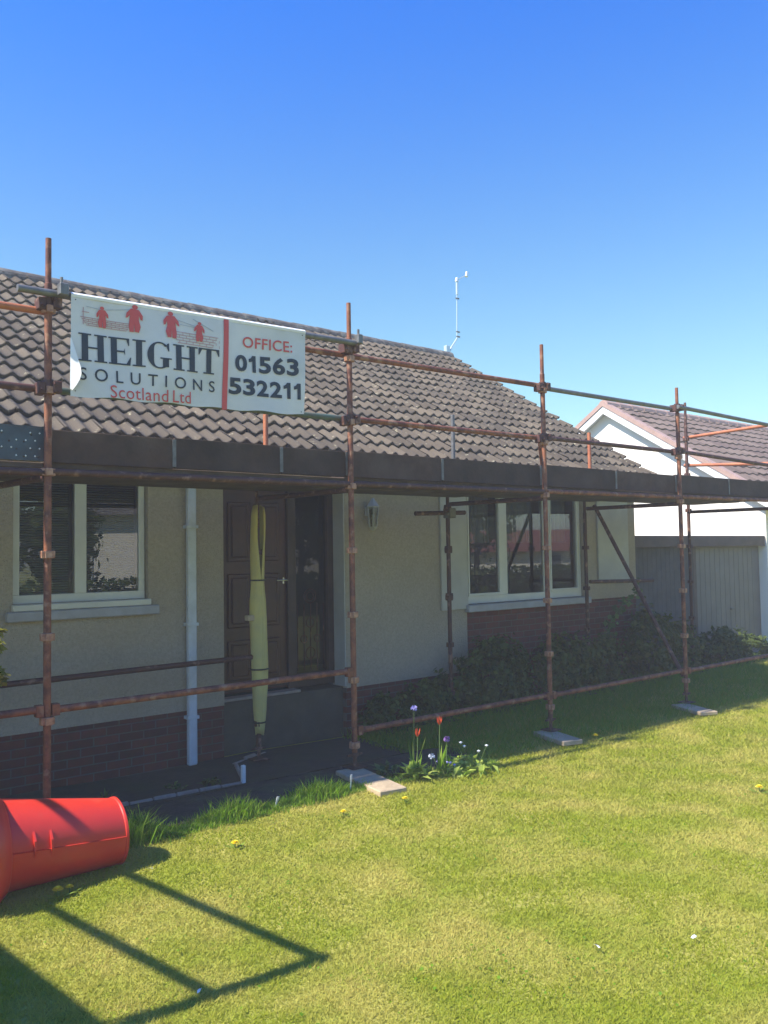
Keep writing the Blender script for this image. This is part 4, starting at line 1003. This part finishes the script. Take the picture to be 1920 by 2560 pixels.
G = 'shrubs against the bungalow wall'
shrub('shrub', 'low dark green shrub at the foot of the plain wall right of the door', 'shrub', [(5.75, 7.02, .15, .36, .2, .22), (6.2, 7.0, .2, .3, .22, .25)], M['dark_leaf'], 2600, .035, 11, G)
shrub('shrub', 'wide dark green shrub under the left half of the right window', 'shrub', [(7.3, 6.95, .35, .6, .25, .48), (6.75, 7.0, .25, .4, .2, .36)], M['dark_leaf'], 5200, .04, 12, G)
shrub('shrub', 'olive green shrub under the right half of the right window', 'shrub', [(8.7, 6.98, .32, .65, .25, .46), (9.4, 7.0, .35, .4, .22, .45)], M['olive_leaf'], 5200, .04, 13, G)
shrub('shrub', 'bushy shrub at the bungalow corner beside the garage', 'shrub', [(10.5, 7.0, .4, .5, .3, .62), (11.4, 7.1, .3, .5, .3, .45)], M['olive_leaf'], 4600, .042, 14, G)
shrub('shrub', 'low dark shrub in front of the grey garage door', 'shrub', [(12.6, 7.1, .2, .7, .25, .4), (13.6, 7.15, .12, .5, .22, .25)], M['dark_leaf'], 3600, .045, 15, G)
# climber with pale leaves
r = np.random.default_rng(21); pts = []
path = [(9.75, 7.1, .35), (9.62, 7.08, .62), (9.72, 7.06, .90), (9.9, 7.05, 1.05), (10.2, 7.04, 1.18), (10.35, 7.05, 1.35)]
rt = thing('climbing_plant', 'climber with pale leaves below the right end of the right window', 'plant', (9.75, 7.1, gz(9.75, 7.1)))
for k in range(70):
    t = r.random() * (len(path) - 1); i = int(t); a, b = np.array(path[i]), np.array(path[i + 1]); p = a + (b - a) * (t - i) + r.normal(0, .05, 3); pts.append(p - np.array(rt.location))
quads_mesh('foliage', np.array(pts), np.tile([-.3, -1, .5], (70, 1)), .045, M['ivy_leaf'], aspect=1.3, parent=rt, seed=22)
s = MB(); l0 = Vector(rt.location); s.tube((0, 0, 0), Vector(path[0]) - l0, .006, n=5)
for a, b in zip(path, path[1:]): s.tube(Vector(a) - l0, Vector(b) - l0, .005, n=5)
s.build('stem', M['stem'], rt)
# sunlit shrub at the very left
shrub('shrub', 'yellow leaved sunlit shrub at the left edge of the photo', 'shrub', [(1.37, 5.36, 1.03, .15, .14, .16), (1.36, 5.34, 1.28, .12, .12, .14), (1.31, 5.38, .80, .14, .15, .2)], M['gold_leaf'], 900, .026, 31)
# leafy lime plant and other bed plants
def rosette(name, label, x, y, n, L, mt, seed, flowers=0, fm=None, fh=.2, group='bed plants by the sole board', aspect=.32, sp=.12):
    r = np.random.default_rng(seed); z0 = gz(x, y); root = thing(name, label, 'plant', (x, y, z0), group)
    s = MB(); at = []
    for k in range(n):
        a = r.uniform(0, 2 * math.pi); el = r.uniform(.35, 1.35); l = L * r.uniform(.6, 1.1); w_ = l * aspect
        ox, oy = r.normal(0, sp, 2) * .6
        d = Vector((math.cos(a) * math.cos(el), math.sin(a) * math.cos(el), math.sin(el))); side = Vector((-math.sin(a), math.cos(a), 0)) * w_ / 2
        b0 = Vector((ox, oy, 0)); m1 = b0 + d * l * .55 + Vector((0, 0, .01)); tip = b0 + d * l * .95 + Vector((math.cos(a), math.sin(a), -.6)) * l * .22
        o_ = len(s.v); s.add([b0, m1 - side, tip, m1 + side], [(0, 1, 2, 3)]); at.append(r.random())
    o = s.build('leaf_rosette', mt, root); av = o.data.attributes.new('rnd', 'FLOAT', 'FACE'); av.data.foreach_set('value', np.array(at, dtype=np.float32))
    for k in range(flowers):
        a = r.uniform(0, 6.28); rad = r.uniform(.02, sp * 1.3); fx, fy = math.cos(a) * rad, math.sin(a) * rad; hgt = fh * r.uniform(.75, 1.15)
        t = MB(); t.tube((fx * .5, fy * .5, 0), (fx, fy, hgt), .0025, n=5); so_ = t.build('stem', M['stem'], root)
        f = MB()
        for q in range(6):
            b = q * 1.047; f.add([(fx, fy, hgt), (fx + .012 * math.cos(b - .4), fy + .012 * math.sin(b - .4), hgt + .008), (fx + .02 * math.cos(b), fy + .02 * math.sin(b), hgt + .004), (fx + .012 * math.cos(b + .4), fy + .012 * math.sin(b + .4), hgt + .008)], [(0, 1, 2, 3)])
        f.rings([((fx, fy, hgt - .006), (0, 0, 1), .006), ((fx, fy, hgt + .006), (0, 0, 1), .010), ((fx, fy, hgt + .012), (0, 0, 1), .004)], 7); f.build('flower', fm, so_)
    return root
lime = rosette('leafy_plant', 'lime green leafy plant with small white flowers at the lawn edge', 4.96, 5.11, 120, .13, M['lime_leaf'], 41, 4, M['white_petal'], .23, aspect=.42, sp=.19)
_r = np.random.default_rng(91); _q = _r.normal(0, 1, (420, 3)); _q /= np.linalg.norm(_q, axis=1)[:, None]; _q *= _r.uniform(.5, 1, 420)[:, None]; _q[:, 2] = np.abs(_q[:, 2])
quads_mesh('foliage', _q * np.array([.17, .11, .12]) + np.array([0, 0, .015]), _q + np.array([0, 0, .8]), .024, M['lime_leaf'], aspect=1.6, jit=.4, parent=lime, seed=92)
rosette('leafy_plant', 'bright green leafy clump just right of the largest sole board', 4.47, 5.15, 80, .17, M['lime_leaf'], 42, 0, aspect=.3, sp=.06)
rosette('leafy_plant', 'low green clump with lilac flowers between the red flowers and the lawn', 4.73, 5.12, 44, .09, M['long'], 43, 4, M['blue_petal'], .09, sp=.12)
rosette('leafy_plant', 'dull green leafy clump behind the largest sole board', 4.38, 5.36, 40, .13, M['ivy_leaf'], 44, 0, sp=.10)
rosette('leafy_plant', 'small weed with pale leaves at the foot of the downpipe', 3.42, 6.55, 24, .10, M['ivy_leaf'], 45, 0, group='weeds along the path', aspect=.4, sp=.08)
rosette('leafy_plant', 'small weed with pale leaves left of the downpipe on the path', 3.12, 6.60, 18, .08, M['ivy_leaf'], 46, 0, group='weeds along the path', aspect=.4, sp=.07)
rosette('leafy_plant', 'thin weed standing against the brick base above the red chute', 2.55, 6.62, 10, .16, M['ivy_leaf'], 47, 0, group='weeds along the path', aspect=.12, sp=.03)
def tall_flower(name, label, x, y, hgt, fm, kind, seed, group=None):
    r = random.Random(seed); z0 = gz(x, y); root = thing(name, label, 'flower', (x, y, z0), group)
    s = MB(); s.tube((0, 0, 0), (.01, 0, hgt), .0045, .0035, n=6); s.build('stem', M['stem'], root)
    s = MB(); at = []
    for k in range(9):
        a = r.uniform(0, 6.28); l = hgt * r.uniform(.35, .65); sd_ = Vector((-math.sin(a), math.cos(a), 0)) * .008; d = Vector((math.cos(a) * .35, math.sin(a) * .35, 1)).normalized()
        s.add([(0, 0, 0), tuple(d * l * .6 - sd_), tuple(d * l), tuple(d * l * .6 + sd_)], [(0, 1, 2, 3)]); at.append(r.random())
    o = s.build('leaf_blades', M['long'], root); av = o.data.attributes.new('rnd', 'FLOAT', 'FACE'); av.data.foreach_set('value', np.array(at, dtype=np.float32))
    f = MB()
    if kind == 'tulip':
        for q in range(6):
            b = q * 1.047 + r.uniform(-.2, .2); o_ = r.uniform(.5, 1.2)
            f.add([(.01, 0, hgt - .01), (.01 + .020 * math.cos(b - .5), .020 * math.sin(b - .5), hgt + .02), (.01 + .028 * o_ * math.cos(b), .028 * o_ * math.sin(b), hgt + .065), (.01 + .020 * math.cos(b + .5), .020 * math.sin(b + .5), hgt + .02)], [(0, 1, 2, 3)])
    else:
        for q in range(60):
            v = Vector((r.gauss(0, 1), r.gauss(0, 1), r.gauss(0, 1))).normalized(); p = Vector((.01, 0, hgt)) + v * .022; t = v.orthogonal().normalized() * .006
            f.add([Vector((.01, 0, hgt)), p - t, p + v * .008, p + t], [(0, 1, 2, 3)])
    f.build('flower_head', fm, root)
    return root
tall_flower('tulip', 'ragged orange red tulip, the left one of the pair in the bed', 4.50, 5.16, .33, M['red_petal'], 'tulip', 1, 'red tulips in the bed')
tall_flower('tulip', 'bright red tulip, the right one of the pair, beside a mauve flower', 4.74, 5.16, .40, M['red_petal'], 'tulip', 2, 'red tulips in the bed')
tall_flower('allium', 'mauve round flower beside the right tulip', 4.79, 5.13, .28, M['mauve_petal'], 'ball', 3, 'mauve flowers in the bed')
tall_flower('allium', 'pale lilac flower standing highest, in front of the lowest scaffold rail', 4.57, 5.28, .53, M['blue_petal'], 'ball', 4, 'mauve flowers in the bed')
tall_flower('allium', 'white flower low in the bed between the two tulips', 4.63, 5.14, .16, M['white_petal'], 'ball', 5, 'mauve flowers in the bed')
# dandelions
def dandelion(x, y, sz, label, seed):
    r = random.Random(seed); root = thing('dandelion', label, 'flower', (x, y, gz(x, y)), 'dandelions in the lawn')
    f = MB()
    for ring, (rad, zz_) in enumerate(((.022, .0), (.016, .006), (.009, .010))):
        for q in range(14 - 3 * ring):
            b = q * 6.283 / (14 - 3 * ring) + ring; w_ = .004
            f.add([(0, 0, .034), (rad * math.cos(b) - w_ * math.sin(b), rad * math.sin(b) + w_ * math.cos(b), .038 + zz_), (rad * math.cos(b) + w_ * math.sin(b), rad * math.sin(b) - w_ * math.cos(b), .038 + zz_)], [(0, 1, 2)])
    f.build('flower_head', M['yellow_petal'], root)
    s = MB(); s.tube((0, 0, 0), (0, 0, .036), .003, n=6); s.build('stem', M['stem'], root)
    s = MB()
    for k in range(7):
        a = r.uniform(0, 6.28); l = r.uniform(.04, .08); n_ = Vector((-math.sin(a), math.cos(a), 0)) * .009; d = Vector((math.cos(a), math.sin(a), .35))
        s.add([(0, 0, .004), tuple(d * l * .6 - n_), tuple(d * l), tuple(d * l * .6 + n_)], [(0, 1, 2, 3)])
    o = s.build('leaf_rosette', M['lime_leaf'], root); av = o.data.attributes.new('rnd', 'FLOAT', 'FACE'); av.data.foreach_set('value', np.array([r.random() * .5 for _ in range(7)], dtype=np.float32))
    root.scale = (sz, sz, sz)
for i, (x, y, sz, lb) in enumerate([(6.86, 5.22, 1.4, 'yellow dandelion just right of the sole board behind the lime green plant'), (3.949, 4.666, 1.0, 'yellow dandelion in the lawn in front of the largest sole board'), (3.45, 4.724, 1.0, 'yellow dandelion in the lawn in front of the leaning plant label'),
        (2.58, 4.648, 1.1, 'yellow dandelion between the red chute and the shadow of the long bar'), (1.53, 4.661, 1.3, 'yellow dandelion against the bottom of the red chute'), (1.598, 4.682, 1.0, 'smaller yellow dandelion beside the one at the red chute'), (6.266, 3.271, 1.3, 'yellow dandelion at the right edge of the lawn')]):
    dandelion(x, y, sz, lb, i)
for i, (x, y, lb) in enumerate([(3.56, 2.19, 'white scrap of litter in the near right of the lawn'), (3.157, 2.424, 'thin white scrap of litter left of the other one in the near lawn'), (2.02, 4.62, 'pale scrap of litter on the lawn just below the red chute'), (1.62, 3.22, 'white scrap of litter by the crossing of the bar shadows')]):
    s = MB(); s.add([(-.018, -.006, .034), (.0, -.009, .036), (.02, -.002, .033), (.016, .008, .038), (-.004, .006, .041), (-.02, .005, .035)], [(0, 1, 4, 5), (1, 2, 3, 4)]); o = s.build('litter_scrap', M['plastic_white']); o.location = (x, y, gz(x, y)); o.rotation_euler = (0, 0, i * 1.3); tag(o, lb, 'litter', 'white scraps on the lawn')

# ------------------------------------------------------------------ across the garden, behind the viewer: seen in the window glass
def back_house(cx, cy, wd, zt, label, roofmt, ridge=2.2):
    h = thing('house', label, 'house', (cx, cy, 0), 'houses behind the viewer'); h.rotation_euler = (0, 0, R(45)); x0, x1 = -wd / 2, wd / 2
    b = MB(); b.box(x0, x1, -7, 0, -.1, zt); b.build('wall', M['white_render'], h)
    b = MB(); b.add([(x0 - .4, .4, zt - .1), (x1 + .4, .4, zt - .1), (x1 + .4, -3.5, zt + ridge), (x0 - .4, -3.5, zt + ridge), (x0 - .4, -7.4, zt - .1), (x1 + .4, -7.4, zt - .1)], [(0, 1, 2, 3), (3, 2, 5, 4), (0, 3, 4), (1, 5, 2)]); b.build('roof', roofmt, h)
    for k in range(2):
        c = x0 + wd * (.12 if k == 0 else .88)
        b = MB(); b.bbox(c - .35, c + .35, .002, .05, .9, min(2.0, zt - .2), .01); wo = b.build('window', M['upvc'], h); b = MB(); b.box(c - .28, c + .28, .051, .056, .98, min(1.92, zt - .3)); b.build('pane', M['interior'], wo)
back_house(10.9, -12.2, 3.6, 3.3, 'white walled bungalow behind the viewer, reflected in the left window', M['ridge'])
back_house(19.4, -13, 3.4, 3.4, 'white walled bungalow behind the viewer, reflected in the side light', M['ridge'])
back_house(29.5, -14, 9, 1.9, 'low white building with red roof behind the viewer, reflected in the right window', M['roof_red'], 1.0)
def tree(x, y, h, rx, label, seed):
    r = np.random.default_rng(seed); root = thing('tree', label, 'tree', (x, y, 0), 'trees behind the viewer')
    s = MB(); s.tube((0, 0, -.1), (.05, 0, h * .5), .14, .08, n=8)
    for k in range(6): a = k * 1.05; s.tube((.03, 0, h * (.25 + .04 * k)), (rx * .6 * math.cos(a), rx * .6 * math.sin(a), h * (.55 + .05 * k)), .05, .015, n=6)
    s.build('trunk', M['bark'], root)
    n = 3500; nc = 60; c = r.normal(0, 1, (nc, 3)); c /= np.linalg.norm(c, axis=1)[:, None]; c *= r.uniform(.4, 1, nc)[:, None]
    q = c[r.integers(0, nc, n)] + r.normal(0, .13, (n, 3)); P = q * np.array([rx, rx, h * .38]) + np.array([0, 0, h * .62])
    quads_mesh('crown', P, q, .12, M['dark_leaf'], parent=root, seed=seed)
for i, (x, y, h, rx, lb) in enumerate([(7.4, -8, 3.6, 1.1, 'shortest round tree behind the viewer, nearest the left window reflection'), (13.8, -10, 6, 1.8, 'tall round tree behind the viewer between two white bungalows'), (15.6, -8.5, 5, 1.4, 'tree behind the viewer in front of the middle bungalow'), (24, -9, 6.5, 2.4, 'widest tree behind the viewer left of the low red roofed building'), (5, -10, 7, 2.6, 'large tree behind the viewer, directly across the lawn')]): tree(x, y, h, rx, lb, 60 + i)
hg = thing('hedge', 'long dark clipped hedge behind the viewer across the lawn', 'hedge', (15, -7, 0))
n = 16000; P = np.stack([rng.uniform(-14, 22, n), rng.normal(0, .35, n), rng.uniform(0, 1.25, n)], 1); quads_mesh('foliage', P, rng.normal(0, 1, (n, 3)) + np.array([0, .6, .5]), .10, M['dark_leaf'], parent=hg, seed=77)
s = MB(); s.box(-14, 22, -.25, .25, -.1, 1.0); s.build('hedge_core', M['bark'], hg)

# ------------------------------------------------------------------ thin haze added to imitate veiling lens glare
hm = bpy.data.materials.new('thin_glare_haze'); hm.use_nodes = True; nt = hm.node_tree; nt.nodes.clear()
ho = nt.nodes.new('ShaderNodeOutputMaterial'); pv = nt.nodes.new('ShaderNodeVolumePrincipled'); pv.inputs['Color'].default_value = (.97, .95, .93, 1); pv.inputs['Density'].default_value = .0055; pv.inputs['Anisotropy'].default_value = 0.0
nt.links.new(pv.outputs[0], ho.inputs['Volume'])
mb = MB(); mb.box(-1000, 1300, -1000, 1300, -1.6, 8.2); o = mb.build('glare_haze', hm); struct(o, 'stuff')
